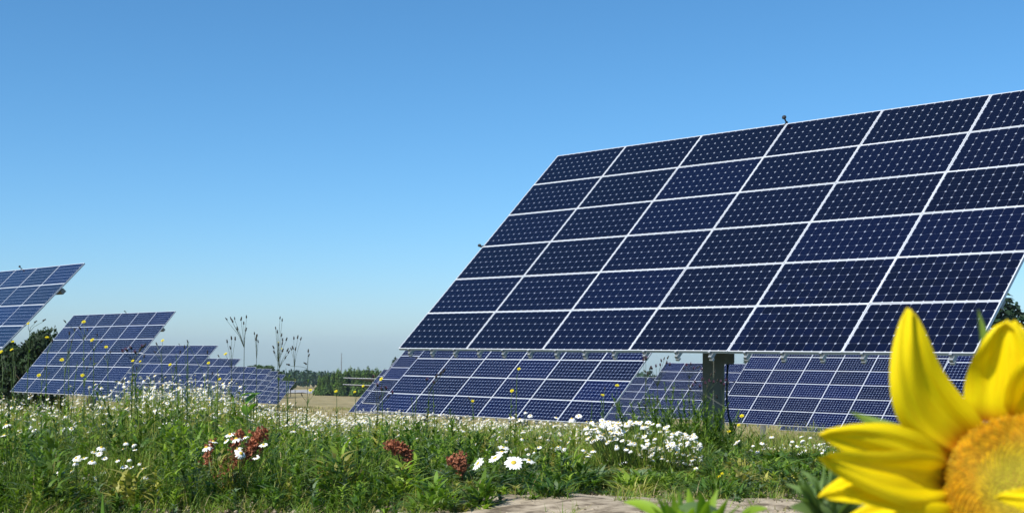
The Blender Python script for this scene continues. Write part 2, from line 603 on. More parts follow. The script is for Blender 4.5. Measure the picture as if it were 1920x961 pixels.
tr_fit((-1.75, 20.41, -0.05), -46.39, 43.58, -0.29, "huge nearest solar tracker of six by six dark blue panels filling the right half", near=True)
tr_fit((-4.29, 40.96, -2.02), -45.89, 41.85, 0.06, "solar tracker seen directly below the left half of the nearest tracker")
tr_fit((8.6, 57.19, -3.29), -45.07, 43.93, -0.10, "solar tracker visible below the nearest tracker, right of its mast")
tr_fit((-23.48, 62.06, -2.16), -45.44, 48.92, 0.22, "whole solar tracker on the left with dark tree at its left edge")
tr_fit((-20.49, 40.92, -1.18), -47.59, 45.88, -0.18, "solar tracker cut off by the left edge of the photo")
LAT = [  # i, j, centre x, centre y, centre z relative to the camera, tilt, label
    (-21.9, 80.6, -1.70, 45, "left-row solar tracker, third from the left edge of the photo"),
    (-24.8, 101.4, -2.70, 45, "left-row solar tracker, fourth from the left edge of the photo"),
    (-27.6, 122.2, -3.65, 45, "left-row solar tracker, fifth from the left edge of the photo"),
    (-30.0, 143.0, -4.20, 45, "left-row solar tracker, sixth from the left edge of the photo"),
    (-32.9, 163.8, -4.85, 45, "left-row solar tracker, seventh from the left edge of the photo"),
    (-35.6, 184.6, -5.70, 45, "left-row solar tracker, last but one before the pale gravel yard"),
    (-37.6, 205.4, -7.20, 45, "farthest left-row solar tracker beside the pale gravel yard"),
    (-2.45, 59.8, -1.05, 43, "solar tracker mostly hidden, its left edge showing beside the tracker under the nearest one"),
    (-5.3, 80.6, -2.45, 43, "solar tracker sliver third deep behind the left end of the nearest tracker"),
    (-8.2, 101.4, -3.55, 43, "low solar tracker sliver in front of the conifer wood, below the two flat ones"),
    (17.0, 39.2, -1.10, 43.5, "solar tracker at the right photo edge behind the sunflower"),
    (11.9, 80.3, -2.75, 43, "solar tracker in the gap left of the big mast, top edge against the sky"),
    (9.3, 101.4, -4.1, 43, "small far solar tracker between two nearer ones left of the big mast"),
    (25.4, 101.4, -4.95, 43, "far solar tracker whose bottom edge shows under the right-hand tracker"),
]
for (x, y, z, tl, lab) in LAT:
    tracker(x, y, z + CAM_Z, R(-45.5), R(tl), 0, lab, rails=False)
for (x, y, z, lab) in ((-13.4, 143.0, -3.62, "upper of two trackers stowed flat, thin edge-on line before the conifers"),
                       (-16.1, 163.8, -4.95, "lower of two trackers stowed flat, thin edge-on line before the conifers")):
    tracker(x, y, z + CAM_Z, R(-46), R(-2.7), 0, lab)
# short steel post under the right-hand tracker
mb = MB()
p = at(1431, 800, 61); gz = Gz(p.x, 61)
mb.box(-0.11, 0.11, -0.11, 0.11, -0.3, 1.9); mb.box(-0.16, 0.16, -0.16, 0.16, -0.3, 0.06); mb.box(-0.13, 0.13, -0.13, 0.13, 1.9, 1.94)
o = obj("steel_post", mb.mesh("steel_post", M_steel)); o.location = (p.x, 61, gz)
tag(o, "short grey steel post standing under the tracker right of the big mast", "post")

# ------------------------------------------------------------------ trees
M_conifer = leaf_mat("conifer_needles", None, 0.12, 0.6, 0.2, (1, 1.1, 0.6))
M_bark = noise_col(mat("bark", (0.09, 0.065, 0.045), 0.9), 4, [(0.3, (0.06, 0.045, 0.03)), (0.7, (0.13, 0.10, 0.07))], bump=0.5)


def conifer_crown(n, seed, tone, width=0.24, low=0.06):
    """unit-height spruce: drooping whorled sprays of needle faces"""
    r = np.random.default_rng(seed)
    t = low + (1 - low) * (1 - np.sqrt(r.uniform(0, 1, n)))
    whorl = np.round(t * 26) / 26
    t = np.clip(0.35 * t + 0.65 * whorl + r.normal(0, 0.006, n), low, 0.995)
    Rr = width * (1 - t) ** 0.85 * (0.75 + 0.35 * np.sin(np.round(t * 26) * 12.9)) + 0.008
    nb = 9
    az = (np.floor(r.uniform(0, nb, n)) + 0.5 * np.round(t * 26)) * 2 * np.pi / nb + r.normal(0, 0.16, n)
    rad = Rr * r.uniform(0.25, 1.0, n) ** 0.7
    droop = -0.25 * rad + 0.06 * (rad / (Rr + 1e-6)) ** 2 * Rr
    C = np.stack([rad * np.cos(az), rad * np.sin(az), t + droop], 1)
    s = (0.028 + 0.03 * (1 - t)) * r.uniform(0.6, 1.3, n)
    d = np.stack([np.cos(az), np.sin(az), -0.35 + r.normal(0, 0.3, n)], 1)
    e = np.stack([-np.sin(az), np.cos(az), r.normal(0, 0.5, n)], 1) * 0.45
    V = np.stack([C - d * s[:, None] * .6, C + e * s[:, None], C + d * s[:, None], C - e * s[:, None]], 1).reshape(-1, 3)
    q = np.arange(n * 4).reshape(-1, 4)
    c = np.array(tone)[None] * r.uniform(0.6, 1.35, (n, 1)) * (1 + r.normal(0, 0.08, (n, 3)))
    return np_mesh("crown", V, q, M_conifer, np.repeat(c, 4, 0))


def leafy_crown(n, seed, tone, rx=0.34, rz=0.36, zc=0.62, clumps=26, leaf=0.028):
    """unit-height broadleaf: leaf faces gathered in uneven clumps with gaps"""
    r = np.random.default_rng(seed)
    cc = r.normal(0, 1, (clumps, 3))
    cc /= np.linalg.norm(cc, axis=1, keepdims=True)
    cc *= r.uniform(0.45, 1.0, (clumps, 1))
    cc = cc * [rx, rx, rz] * 0.85 + [0, 0, zc]
    cr = r.uniform(0.07, 0.15, clumps)
    k = r.integers(0, clumps, n)
    d = r.normal(0, 1, (n, 3))
    d /= np.linalg.norm(d, axis=1, keepdims=True)
    C = cc[k] + d * (cr[k] * r.uniform(0.3, 1.0, n) ** 0.5)[:, None] * [1, 1, 0.8]
    u = r.normal(0, 1, (n, 3)); u /= np.linalg.norm(u, axis=1, keepdims=True)
    w = np.cross(u, d); w /= np.linalg.norm(w, axis=1, keepdims=True) + 1e-6
    s = leaf * r.uniform(0.6, 1.3, (n, 1))
    V = np.stack([C - u * s, C + w * s * .6, C + u * s, C - w * s * .6], 1).reshape(-1, 3)
    c = np.array(tone)[None] * r.uniform(0.6, 1.35, (n, 1)) * r.uniform(0.8, 1.15, clumps)[k][:, None]
    return np_mesh("crown", V, np.arange(n * 4).reshape(-1, 4), M_conifer, np.repeat(c, 4, 0))


def trunk_mesh(h=1.0, r=0.014, limbs=0, seed=0):
    rr = random.Random(seed)
    mb = MB()
    mb.tube([(0, 0, -0.05), (0.004, 0, 0.3 * h), (-0.003, 0.004, 0.65 * h), (0, 0, 0.97 * h)], [r * 1.25, r, r * 0.6, r * 0.12], 8)
    for k in range(limbs):
        z = rr.uniform(0.25, 0.75) * h
        a = rr.uniform(0, 6.28)
        l = rr.uniform(0.15, 0.3) * h
        mb.tube([(0, 0, z), (l * .5 * math.cos(a), l * .5 * math.sin(a), z + l * .45), (l * math.cos(a), l * math.sin(a), z + l * 1.0)], [r * .5, r * .35, r * .08], 6)
    return mb.mesh("trunk", M_bark, True)


ME_con = [conifer_crown(2600, 11 + k, tone, w) for k, (tone, w) in enumerate((((0.105, 0.180, 0.036), 0.25), ((0.125, 0.205, 0.040), 0.29), ((0.085, 0.145, 0.036), 0.22)))]
ME_lea = [leafy_crown(3600, 31 + k, tone) for k, tone in enumerate(((0.040, 0.080, 0.018), (0.052, 0.096, 0.022), (0.065, 0.11, 0.028)))]
ME_trc = trunk_mesh(1.0, 0.013)
ME_trl = trunk_mesh(0.85, 0.018, 9, 3)


def tree(name, x, y, h, crown, trunk, label, cat, group=None, sx=1.0, sink=0.0):
    root = empty(name, (x, y, Gz(x, y) - sink), label, cat, group)
    root.rotation_euler = (0, 0, random.uniform(0, 6.28))
    root.scale = (h * sx, h * sx, h)
    obj("trunk", trunk, root)
    obj("crown", crown, root)
    return root


# conifer wood beyond the field (tops near y=690 in the photo)
ORD = ["leftmost", "second", "third", "fourth", "fifth", "sixth", "seventh", "eighth", "ninth", "tenth", "eleventh", "twelfth", "thirteenth", "fourteenth"]
GW = "young conifers standing in the wood beyond the field"
k = 0
xs = [598, 606, 615, 624, 634, 640, 648, 657, 664, 672, 681, 690, 698, 706, 714, 722, 731, 741, 752, 764]
tops = [712, 703, 698, 697, 689, 699, 690, 684, 689, 686, 690, 684, 690, 686, 694, 688, 692, 690, 693, 690]
for i, (xp, tp) in enumerate(zip(xs, tops)):
    D = 372 + random.uniform(-10, 10)
    P = at(xp, tp, D)
    h = P.z - Gz(P.x, D)
    tree("conifer", P.x, D, h, ME_con[i % 3], ME_trc, (ORD[i] + " conifer from the left in the front row of the distant wood") if i < 14 else "conifer of the distant wood hidden behind the trackers", "tree", GW, sx=1.15)
for i in range(16):
    xp = 602 + i * 11 + random.uniform(-4, 4)
    D = 396 + random.uniform(-8, 14)
    P = at(xp, 689 + random.uniform(-3, 7) + max(0, 640 - xp) * 0.35, D)
    tree("conifer", P.x, D, P.z - Gz(P.x, D), ME_con[(i + 1) % 3], ME_trc, "conifer half hidden behind the front row of the distant wood", "tree", GW, sx=1.3)
for i, (xp, tp, D, h_) in enumerate(((466, 684, 290, 0), (476, 678, 300, 0), (486, 676, 296, 0), (497, 679, 305, 0), (507, 684, 300, 0), (516, 690, 312, 0), (536, 702, 330, 0), (545, 705, 325, 0))):
    P = at(xp, tp, D)
    lab = (ORD[i] + " of the round dark trees behind the far end of the left tracker row") if i < 6 else ("left" if i == 6 else "right") + " one of two low dark trees above the farthest left-row tracker"
    tree("broadleaf_tree", P.x, D, P.z - Gz(P.x, D), ME_lea[i % 2], ME_trl, lab, "tree", "trees behind the left tracker row" if i < 6 else "low trees before the distant wood", sx=1.0)
# dark trees between the two left trackers
for i, (xp, tp, D, kind, lab) in enumerate(((60, 604, 76, 1, "dark dense tree under the overhanging left tracker, its crown nearest the second tracker"),
                                            (18, 612, 79, 0, "dark dense tree at the left photo edge behind the cut-off tracker"),
                                            (88, 622, 84, 2, "slim dark conifer just left of the whole left tracker"),
                                            (-30, 600, 80, 1, "dark dense tree beyond the left photo edge"),)):
    P = at(xp, tp, D)
    cr = ME_con[2] if kind == 2 else None
    if cr is None:
        cr = leafy_crown(9000, 60 + i, (0.024, 0.046, 0.014), 0.40, 0.50, 0.50, 44, 0.024)
    tree("dark_tree", P.x, D, P.z - Gz(P.x, D), cr, ME_trl if kind != 2 else ME_trc, lab, "tree", "dark trees behind the left trackers", sx=0.85 if kind != 2 else 1.1)
# single trees peeping out behind trackers
ME_big = conifer_crown(6500, 77, (0.022, 0.050, 0.022), 0.23)
for (xp, tp, D, sx, lab) in ((1884, 538, 120, 1.1, "tall dark spruce behind the right end of the nearest tracker"), (1908, 566, 118, 1.0, "shorter spruce at the right photo edge behind the trackers"),
                             (1404, 656, 190, 1.0, "small spruce tip showing right of the big mast"), (1412, 652, 196, 1.2, "spruce top hidden under the nearest tracker edge right of the big mast"),
                             (741, 668, 330, 1.2, "spruce top showing at the left edge of the tracker below the nearest one")):
    P = at(xp, tp, D)
    tree("spruce", P.x, D, P.z - Gz(P.x, D), ME_big, ME_trc, lab, "tree", sx=sx)
# far-off wood that reads as one mass
n = 60000
xx = rng.uniform(-560, 560, n)
dd = 720 + rng.uniform(0, 90, n) + 25 * np.sin(xx / 60)
cell = np.floor(xx / 7.5)
hh = 10.2 + 1.7 * np.sin(cell * 12.9898) * np.cos(cell * 4.1) + 1.4 * np.sin(xx / 47)
fx = np.abs((xx / 7.5) % 1 - 0.5) * 2
hh = hh * (1 - 0.28 * fx)
zz = hh * rng.uniform(0.05, 1, n) ** 0.6
C = np.stack([xx, dd, G(xx, dd) + zz], 1)
u = rng.normal(0, 1, (n, 3)); u /= np.linalg.norm(u, axis=1, keepdims=True)
w = rng.normal(0, 1, (n, 3)); w -= u * (u * w).sum(1, keepdims=True); w /= np.linalg.norm(w, axis=1, keepdims=True)
s = rng.uniform(0.6, 1.5, (n, 1))
V = np.stack([C - u * s, C + w * s * .7, C + u * s, C - w * s * .7], 1).reshape(-1, 3)
c = np.array([[0.030, 0.062, 0.026]]) * rng.uniform(0.6, 1.3, (n, 1))
tag(obj("distant_wood", np_mesh("distant_wood", V, np.arange(n * 4).reshape(-1, 4), M_conifer, np.repeat(c, 4, 0))), "distant bluish green wood along the horizon", "wood", kind="stuff")
# radio mast above the wood
P = at(640, 661, 520)
mb = MB()
hh = P.z - Gz(P.x, 520)
mb.tube([(0, 0, -0.5), (0, 0, hh * 0.7), (0, 0, hh)], [0.28, 0.2, 0.1], 6)
for k in range(3): mb.tube([(0, 0, hh * (0.75 + 0.1 * k)), (0.6, 0, hh * (0.77 + 0.1 * k))], 0.07, 5)
o = obj("radio_mast", mb.mesh("radio_mast", M_steel)); o.location = (P.x, 520, Gz(P.x, 520))
tag(o, "thin dark mast rising above the conifer wood", "mast")

# ------------------------------------------------------------------ meadow stuff
def blades(P, H, W, az, lean, col, seg=3, tipw=0.08, twist=None, flat=0.25):
    n = len(P)
    d = np.stack([np.cos(az), np.sin(az), np.zeros(n)], 1)
    sa = az + np.pi / 2 if twist is None else az + twist
    sd = np.stack([np.cos(sa), np.sin(sa), np.zeros(n)], 1)
    V = []
    for k in range(seg + 1):
        t = k / seg
        c = P + d * (lean * H * t ** 1.7)[:, None]
        c[:, 2] += H * (t - flat * np.abs(lean) * t * t)
        wd = W * (np.sin(np.pi * (0.28 + 0.72 * t)) if tipw is None else (1 - t) ** 0.75 + tipw * t)
        V.append(c - sd * (wd * .5)[:, None])
        V.append(c + sd * (wd * .5)[:, None])
    m = 2 * (seg + 1)
    V = np.stack(V, 1).reshape(-1, 3)
    q = np.array([[2 * k, 2 * k + 1, 2 * k + 3, 2 * k + 2] for k in range(seg)])
    Q = (np.arange(n)[:, None, None] * m + q[None]).reshape(-1, 4)
    return V, Q, np.repeat(col, m, 0)


class Stuff:
    def __init__(s): s.V, s.Q, s.C, s.n = [], [], [], 0
    def add(s, V, Q, C):
        s.V.append(V); s.Q.append(Q + s.n); s.C.append(C); s.n += len(V)
    def mesh(s, name, m=None):
        return np_mesh(name, np.concatenate(s.V), np.concatenate(s.Q), m or M_leaf, np.concatenate(s.C))


SX = [-400, 0, 100, 200, 250, 300, 430, 470, 500, 560, 650, 750, 850, 950, 1050, 1150, 1250, 1300, 1350, 1420, 1550, 1700, 2300]
SY = [745, 750, 752, 750, 738, 732, 738, 756, 770, 778, 785, 778, 790, 796, 798, 798, 792, 800, 828, 842, 852, 856, 860]


def vnoise(x, y, s):
    return 0.5 + 0.25 * (np.sin(x * s + 1.7 * np.sin(y * s * .7)) + np.sin(y * s * 1.3 + 2.1 * np.cos(x * s * .6)))


def canopy(px, D):
    """height of the vegetation at picture column px and distance D"""
    x = (px - CX) / F_PX * D
    yt = np.interp(px, SX, SY)
    zt = CAM_Z + (647 - yt) / F_PX * D
    h = np.clip(zt - G(x, D), 0.07, 0.60)
    h = h * (0.70 + 0.50 * vnoise(x * 1.0 + 3, np.asarray(D) * 1.0, 2.9))
    for (p0, p1, dmax, f) in ((1085, 1330, 8.6, 0.33), (95, 290, 6.8, 0.42), (375, 510, 6.6, 0.6), (712, 885, 6.7, 0.62), (880, 1010, 7.0, 0.62), (1330, 1700, 8.2, 0.72)):
        h = np.where((px > p0) & (px < p1) & (D < dmax), h * f, h)
    return h


def scatter(n, d0, d1, p0=-350, p1=2270, power=1.0):
    D = (rng.uniform(d0 ** power, d1 ** power, n)) ** (1 / power)
    px = rng.uniform(p0, p1, n)
    return px, D, (px - CX) / F_PX * D


def palette(n, names, probs):
    P = {'lush': (0.118, 0.205, 0.022), 'deep': (0.052, 0.112, 0.016), 'bright': (0.205, 0.300, 0.030), 'olive': (0.285, 0.275, 0.058),
         'straw': (0.40, 0.32, 0.15), 'grey': (0.14, 0.20, 0.095), 'pale': (0.38, 0.38, 0.17)}
    k = rng.choice(len(names), n, p=probs)
    return np.array([P[a] for a in names])[k] * rng.uniform(0.7, 1.3, (n, 1))


def clumpy(n, d0, d1, clump, per, spread, **kw):
    px, D, x = scatter(n // per, d0, d1, **kw)
    x = np.repeat(x, per) + rng.normal(0, spread, n // per * per)
    y = np.repeat(D, per) + rng.normal(0, spread, n // per * per)
    return x, y


def keep_front(x, y):
    """drop plants standing on the bare sandy strip"""
    px = x / y * F_PX + CX
    lim = np.interp(px, [-400, 650, 820, 1000, 1090, 1150, 1500, 1600], [5.25, 5.25, 5.35, 5.55, 5.75, 6.02, 6.08, 6.2])
    lim = lim + np.where(px < 700, 0.6 * vnoise(x, y, 3.0), 0.18 * np.sin(x * 2.7 + 1) + 0.20 * np.sin(x * 6.1) + 0.18 * np.sin(x * 15.3 + 2)) + rng.normal(0, 0.13, len(x))
    return y > lim


grass = Stuff()
for (n, d0, d1, per, spread, seg, hs, wd, names, probs) in (
        (76000, 5.3, 9.5, 24, 0.075, 4, 0.75, 0.0055, ('lush', 'deep', 'bright', 'olive', 'straw'), (.40, .29, .20, .08, .03)),
        (70000, 9.0, 17, 24, 0.10, 3, 0.85, 0.006, ('lush', 'bright', 'olive', 'pale', 'straw'), (.14, .20, .38, .16, .12)),
        (60000, 15, 36, 20, 0.16, 2, 0.9, 0.010, ('olive', 'bright', 'pale', 'straw', 'lush'), (.32, .10, .30, .25, .03))):
    x, y = clumpy(n, d0, d1, None, per, spread, power=1.3)
    ok = keep_front(x, y) & (y > 5)
    x, y = x[ok], y[ok]
    n = len(x)
    px = x / y * F_PX + CX
    H = canopy(px, y) * hs * rng.uniform(0.35, 1.05, n) * (0.55 + 0.6 * vnoise(x, y, 2.3))
    front = np.clip((y - np.interp(px, [650, 1000, 1150], [5.1, 5.3, 5.6])) / 1.2, 0.30, 1)
    H *= front
    col = palette(n, names, probs)
    if d0 < 6:      # drier, yellower growth towards the back of the near strip
        k_ = rng.uniform(0, 1, n) < np.clip((y - 6.9) / 2.4, 0, 0.75)
        col[k_] = palette(int(k_.sum()), ('olive', 'bright', 'pale', 'straw'), (.50, .28, .14, .08))
    dark = vnoise(x + 5, y, 1.6)
    col *= (0.75 + 0.5 * dark)[:, None]
    P = np.stack([x, y, G(x, y) - 0.01], 1)
    grass.add(*blades(P, H, wd * rng.uniform(0.6, 1.5, n), rng.uniform(0, 6.28, n), rng.uniform(0.05, 1.25, n), col, seg, flat=0.30, twist=rng.uniform(0.8, 2.3, n)))
tag(obj("meadow_grass", grass.mesh("meadow_grass")), "lush green meadow grass growing along the sandy track", "grass", kind="stuff")

# broad-leaved weeds: leaves set along upright stalks
weeds = Stuff()
for (n, d0, d1, lw, hs, names, probs) in (
        (2900, 5.4, 10, 0.0115, 0.80, ('lush', 'deep', 'bright', 'grey', 'olive'), (.32, .26, .22, .14, .06)),
        (2200, 9.5, 22, 0.013, 0.88, ('lush', 'bright', 'olive', 'grey'), (.3, .25, .33, .12))):
    px, D, x = scatter(n, d0, d1, power=1.3)
    ok = keep_front(x, D)
    x, D, px = x[ok], D[ok], px[ok]
    n = len(x)
    H = canopy(px, D) * hs * rng.uniform(0.5, 1.1, n)
    H *= np.clip((D - np.interp(px, [650, 1000, 1150], [5.3, 5.55, 5.9])) / 1.0, 0.28, 1)
    P = np.stack([x, D, G(x, D)], 1)
    scol = palette(n, names, probs)
    weeds.add(*blades(P, H, np.full(n, 0.005), rng.uniform(0, 6.28, n), rng.uniform(0, 0.15, n), scol * 0.9, 3, tipw=0.5))
    nl = 22
    k = np.repeat(np.arange(n), nl)
    t = np.tile(np.linspace(0.08, 1.0, nl), n) + rng.normal(0, 0.02, n * nl)
    LP = P[k].copy()
    LP[:, 2] += H[k] * np.clip(t, 0, 1) * 0.97
    ll = (0.10 * (1.15 - 0.6 * t)) * rng.uniform(0.6, 1.4, n * nl) * (0.5 + H[k] * 1.4)
    up = rng.uniform(0.3, 1.0, n * nl)
    weeds.add(*blades(LP, ll * up, lw * rng.uniform(0.6, 1.5, n * nl), rng.uniform(0, 6.28, n * nl), rng.uniform(0.8, 2.2, n * nl), scol[k] * rng.uniform(0.75, 1.25, (n * nl, 1)), 3, tipw=None))
tag(obj("meadow_weeds", weeds.mesh("meadow_weeds")), "broad-leaved green weeds mixed through the meadow grass", "weeds", kind="stuff")

# leafy clumps: rosettes of long leaves that differ from clump to clump
clump = Stuff()
nc = 340
pc, Dc, xc = scatter(nc, 5.5, 9.5, power=1.2)
ok = keep_front(xc, Dc - 0.15)
pc, Dc, xc = pc[ok], Dc[ok], xc[ok]
nc = len(xc)
per = 90
k = np.repeat(np.arange(nc), per)
n = len(k)
rad = rng.uniform(0.05, 0.14, nc)
hc_ = canopy(pc, Dc) * rng.uniform(0.45, 1.0, nc)
a = rng.uniform(0, 6.28, n); rr_ = rad[k] * np.sqrt(rng.uniform(0, 1, n))
x = xc[k] + rr_ * np.cos(a); y = Dc[k] + rr_ * np.sin(a)
zf = rng.uniform(0, 1, n) * (1 - 0.6 * (rr_ / rad[k]) ** 2)
P = np.stack([x, y, G(x, y) + zf * hc_[k] * 0.8], 1)
tone = palette(nc, ('lush', 'deep', 'bright', 'grey', 'olive'), (.26, .20, .30, .08, .16))
lw_ = rng.uniform(0.007, 0.022, nc)
clump.add(*blades(P, rng.uniform(0.025, 0.085, n), lw_[k] * rng.uniform(.6, 1.3, n), a + rng.normal(0, .6, n), rng.uniform(0.5, 2.4, n), tone[k] * rng.uniform(.75, 1.3, (n, 1)), 4, tipw=None, twist=rng.uniform(1.1, 2.0, n)))
tag(obj("leafy_clumps", clump.mesh("leafy_clumps")), "leafy green clumps of differing weeds along the front of the meadow", "weeds", kind="stuff")

# dry tussocks between the farther trackers
litter = Stuff()
n = 1500
x = rng.uniform(-4, 4, n); y = rng.uniform(4.6, 6.6, n)
litter.add(*blades(np.stack([x, y, G(x, y) + 0.02], 1), rng.uniform(0.004, 0.02, n), rng.uniform(0.002, 0.004, n), rng.uniform(0, 6.28, n), rng.uniform(2, 14, n), palette(n, ('straw', 'olive', 'pale'), (.7, .15, .15)) * 0.8, 2, flat=0.02))
nt_ = 260
xt = rng.uniform(-3.6, 2.2, nt_); yt = 5.2 + 1.1 * rng.uniform(0, 1, nt_) ** 0.7
x = np.repeat(xt, 26) + rng.normal(0, .03, nt_ * 26); y = np.repeat(yt, 26) + rng.normal(0, .03, nt_ * 26); n = len(x)
litter.add(*blades(np.stack([x, y, G(x, y) + 0.01], 1), rng.uniform(0.02, 0.10, n) * np.repeat(rng.uniform(.4, 1.3, nt_), 26), 0.004 * rng.uniform(.6, 1.4, n), rng.uniform(0, 6.28, n), rng.uniform(0.3, 1.8, n), palette(n, ('lush', 'bright', 'olive', 'straw'), (.35, .25, .25, .15)), 3))
tag(obj("track_litter", litter.mesh("track_litter")), "dead stalks and small green tufts scattered over the sandy track", "litter", kind="stuff")
dry = Stuff()
x, y = clumpy(52000, 30, 190, None, 14, 0.35, power=0.6, p0=-200, p1=2150)
n = len(x)
dry.add(*blades(np.stack([x, y, G(x, y) - 0.02], 1), rng.uniform(0.15, 0.5, n), 0.012 + 0.0005 * y, rng.uniform(0, 6.28, n), rng.uniform(0.1, 0.7, n), palette(n, ('straw', 'olive', 'pale', 'lush'), (.5, .2, .22, .08)), 2))
tag(obj("dry_grass", dry.mesh("dry_grass")), "straw-coloured dry grass between the farther trackers", "grass", kind="stuff")


# ------------------------------------------------------------------ daisies
def daisy_mb(np_=13, droop=0.25, r=1.0, disc=0.36, ragged=0.1, seed=1):
    rr = random.Random(seed)
    mb = MB()
    for k in range(np_):
        a = 2 * math.pi * k / np_ + rr.uniform(-.08, .08)
        l = r * (1 + rr.uniform(-ragged, ragged))
        w = 0.20 * r
        ca, sa = math.cos(a), math.sin(a)
        def P(u, v, z): return (ca * u - sa * v, sa * u + ca * v, z)
        z1, z2 = -droop * 0.25, -droop * l
        b = len(mb.v)
        mb.v += [P(disc * .8, -w * .45, 0), P(disc * .8, w * .45, 0), P(l * .68, w, z1), P(l * .68, -w, z1), P(l, w * .4, z2), P(l, -w * .4, z2)]
        mb.f += [(b, b + 1, b + 2, b + 3), (b + 3, b + 2, b + 4, b + 5)]; mb.m += [0, 0]
    b = len(mb.v)
    ns = 8
    for (rad, z) in ((disc, -0.02), (disc * .8, 0.14), (disc * .35, 0.24)):
        for k in range(ns): mb.v.append((rad * math.cos(6.2832 * k / ns), rad * math.sin(6.2832 * k / ns), z))
    for i in range(2):
        for k in range(ns):
            mb.f.append((b + i * ns + k, b + i * ns + (k + 1) % ns, b + (i + 1) * ns + (k + 1) % ns, b + (i + 1) * ns + k)); mb.m.append(1)
    mb.f.append(tuple(b + 2 * ns + k for k in range(ns))); mb.m.append(1)
    return mb


DA = [daisy_mb(13, d, seed=s) for s, d in ((1, 0.1), (2, 0.45), (3, 0.75))]
ME_daisy = [d.mesh("daisy_head", [M_petalw, M_centre]) for d in DA]


def rot_to(nrm):
    """3x3 arrays turning +z to the given normals"""
    z = nrm / np.linalg.norm(nrm, axis=1, keepdims=True)
    x = np.cross(np.tile([[0.3, 0.9, 0.1]], (len(z), 1)), z)
    x /= np.linalg.norm(x, axis=1, keepdims=True)
    return np.stack([x, np.cross(z, x), z], 2)


def tris_of(mb):
    T, M = [], []
    for f, m in zip(mb.f, mb.m):
        for i in range(1, len(f) - 1):
            T.append((f[0], f[i], f[i + 1])); M.append(m)
    return np.array(T), np.array(M)


lo = [daisy_mb(8, d, seed=9 + i, disc=0.38) for i, d in enumerate((0.2, 0.5, 0.8))]
VV, TT, MM, off = [], [], [], 0
stems = Stuff()
for (n, p0, p1, d0, d1, size, zlo, zhi, jl) in (
        (800, -300, 230, 8.6, 19, 0.0135, 0.62, 1.10, 0),
        (800, 225, 455, 8.8, 14, 0.0155, 0.62, 1.16, 0),
        (2100, 430, 700, 10.0, 28, 0.0140, 0.60, 1.10, 0),
        (4600, 640, 1120, 10.4, 32, 0.0140, 0.52, 1.06, 0),
        (1300, 1330, 2200, 10.5, 24, 0.0145, 0.60, 1.10, 0),
        (420, -300, 1150, 7.2, 11, 0.0125, 0.5, 1.02, 0)):
    nc = n // 9
    pc = rng.uniform(p0, p1, nc); dc = rng.uniform(d0, d1, nc)
    k = rng.integers(0, nc, n)
    D = dc[k] + rng.normal(0, 0.22, n)
    x = (pc[k] - CX) / F_PX * dc[k] + rng.normal(0, 0.20, n)
    px = x / D * F_PX + CX
    gz = G(x, D)
    H = canopy(px, D) * rng.uniform(zlo, zhi, n)
    P = np.stack([x, D, gz + H], 1)
    nm = np.stack([rng.normal(-0.2, 0.5, n), rng.normal(-0.1, 0.5, n), np.ones(n)], 1)
    Rm = rot_to(nm)
    s = size * rng.uniform(0.75, 1.2, n)
    v = rng.integers(0, 3, n)
    for kind in range(3):
        sel = np.where(v == kind)[0]
        B = np.array(lo[kind].v)
        T, M = tris_of(lo[kind])
        X = np.einsum('nij,kj->nki', Rm[sel], B) * s[sel][:, None, None] + P[sel][:, None]
        VV.append(X.reshape(-1, 3))
        TT.append((off + np.arange(len(sel))[:, None, None] * len(B) + T[None]).reshape(-1, 3))
        MM.append(np.tile(M, len(sel)))
        off += len(sel) * len(B)
    root = P.copy()
    root[:, 2] -= 0.30
    root[:, 2] = np.maximum(root[:, 2], gz)
    stems.add(*blades(root, P[:, 2] - root[:, 2], np.full(n, 0.0032), rng.uniform(0, 6.28, n), np.zeros(n), palette(n, ('olive', 'bright'), (.6, .4)), 1, tipw=0.9))
    # feathery mayweed leaves round the stems
    m = n * 16
    kk = rng.integers(0, n, m)
    LP = root[kk] + np.stack([rng.normal(0, .05, m), rng.normal(0, .05, m), rng.uniform(0, .22, m)], 1)
    stems.add(*blades(LP, rng.uniform(0.03, 0.10, m), np.full(m, 0.0035), rng.uniform(0, 6.28, m), rng.uniform(0.3, 1.6, m), palette(m, ('olive', 'bright', 'pale', 'lush'), (.4, .3, .15, .15)), 2))
tag(obj("daisy_blossom", np_mesh("daisy_blossom", np.concatenate(VV), None, [M_petalw, M_centre], tris=np.concatenate(TT), mat_idx=np.concatenate(MM))), "countless small white mayweed blossoms over the middle of the meadow", "daisies", kind="stuff")
tag(obj("daisy_stems", stems.mesh("daisy_stems")), "fine yellowish green stems and feathery leaves below the mayweed blossoms", "daisies", kind="stuff")


def stem_mesh(paths, r, m, n=5):
    mb = MB()
    for p in paths: mb.tube(p, [r] * (len(p) - 1) + [r * 0.7], n)
    return mb.mesh("stem", m)


M_stem = leaf_mat("green_stem", (0.075, 0.13, 0.025), 0.15)
M_stem_dark = leaf_mat("dark_stem", (0.045, 0.065, 0.022), 0.1)
M_stem_pale = leaf_mat("pale_stem", (0.20, 0.24, 0.10), 0.15)


def face_quat(v): return Vector(v).normalized().to_track_quat('Z', 'Y').to_euler()


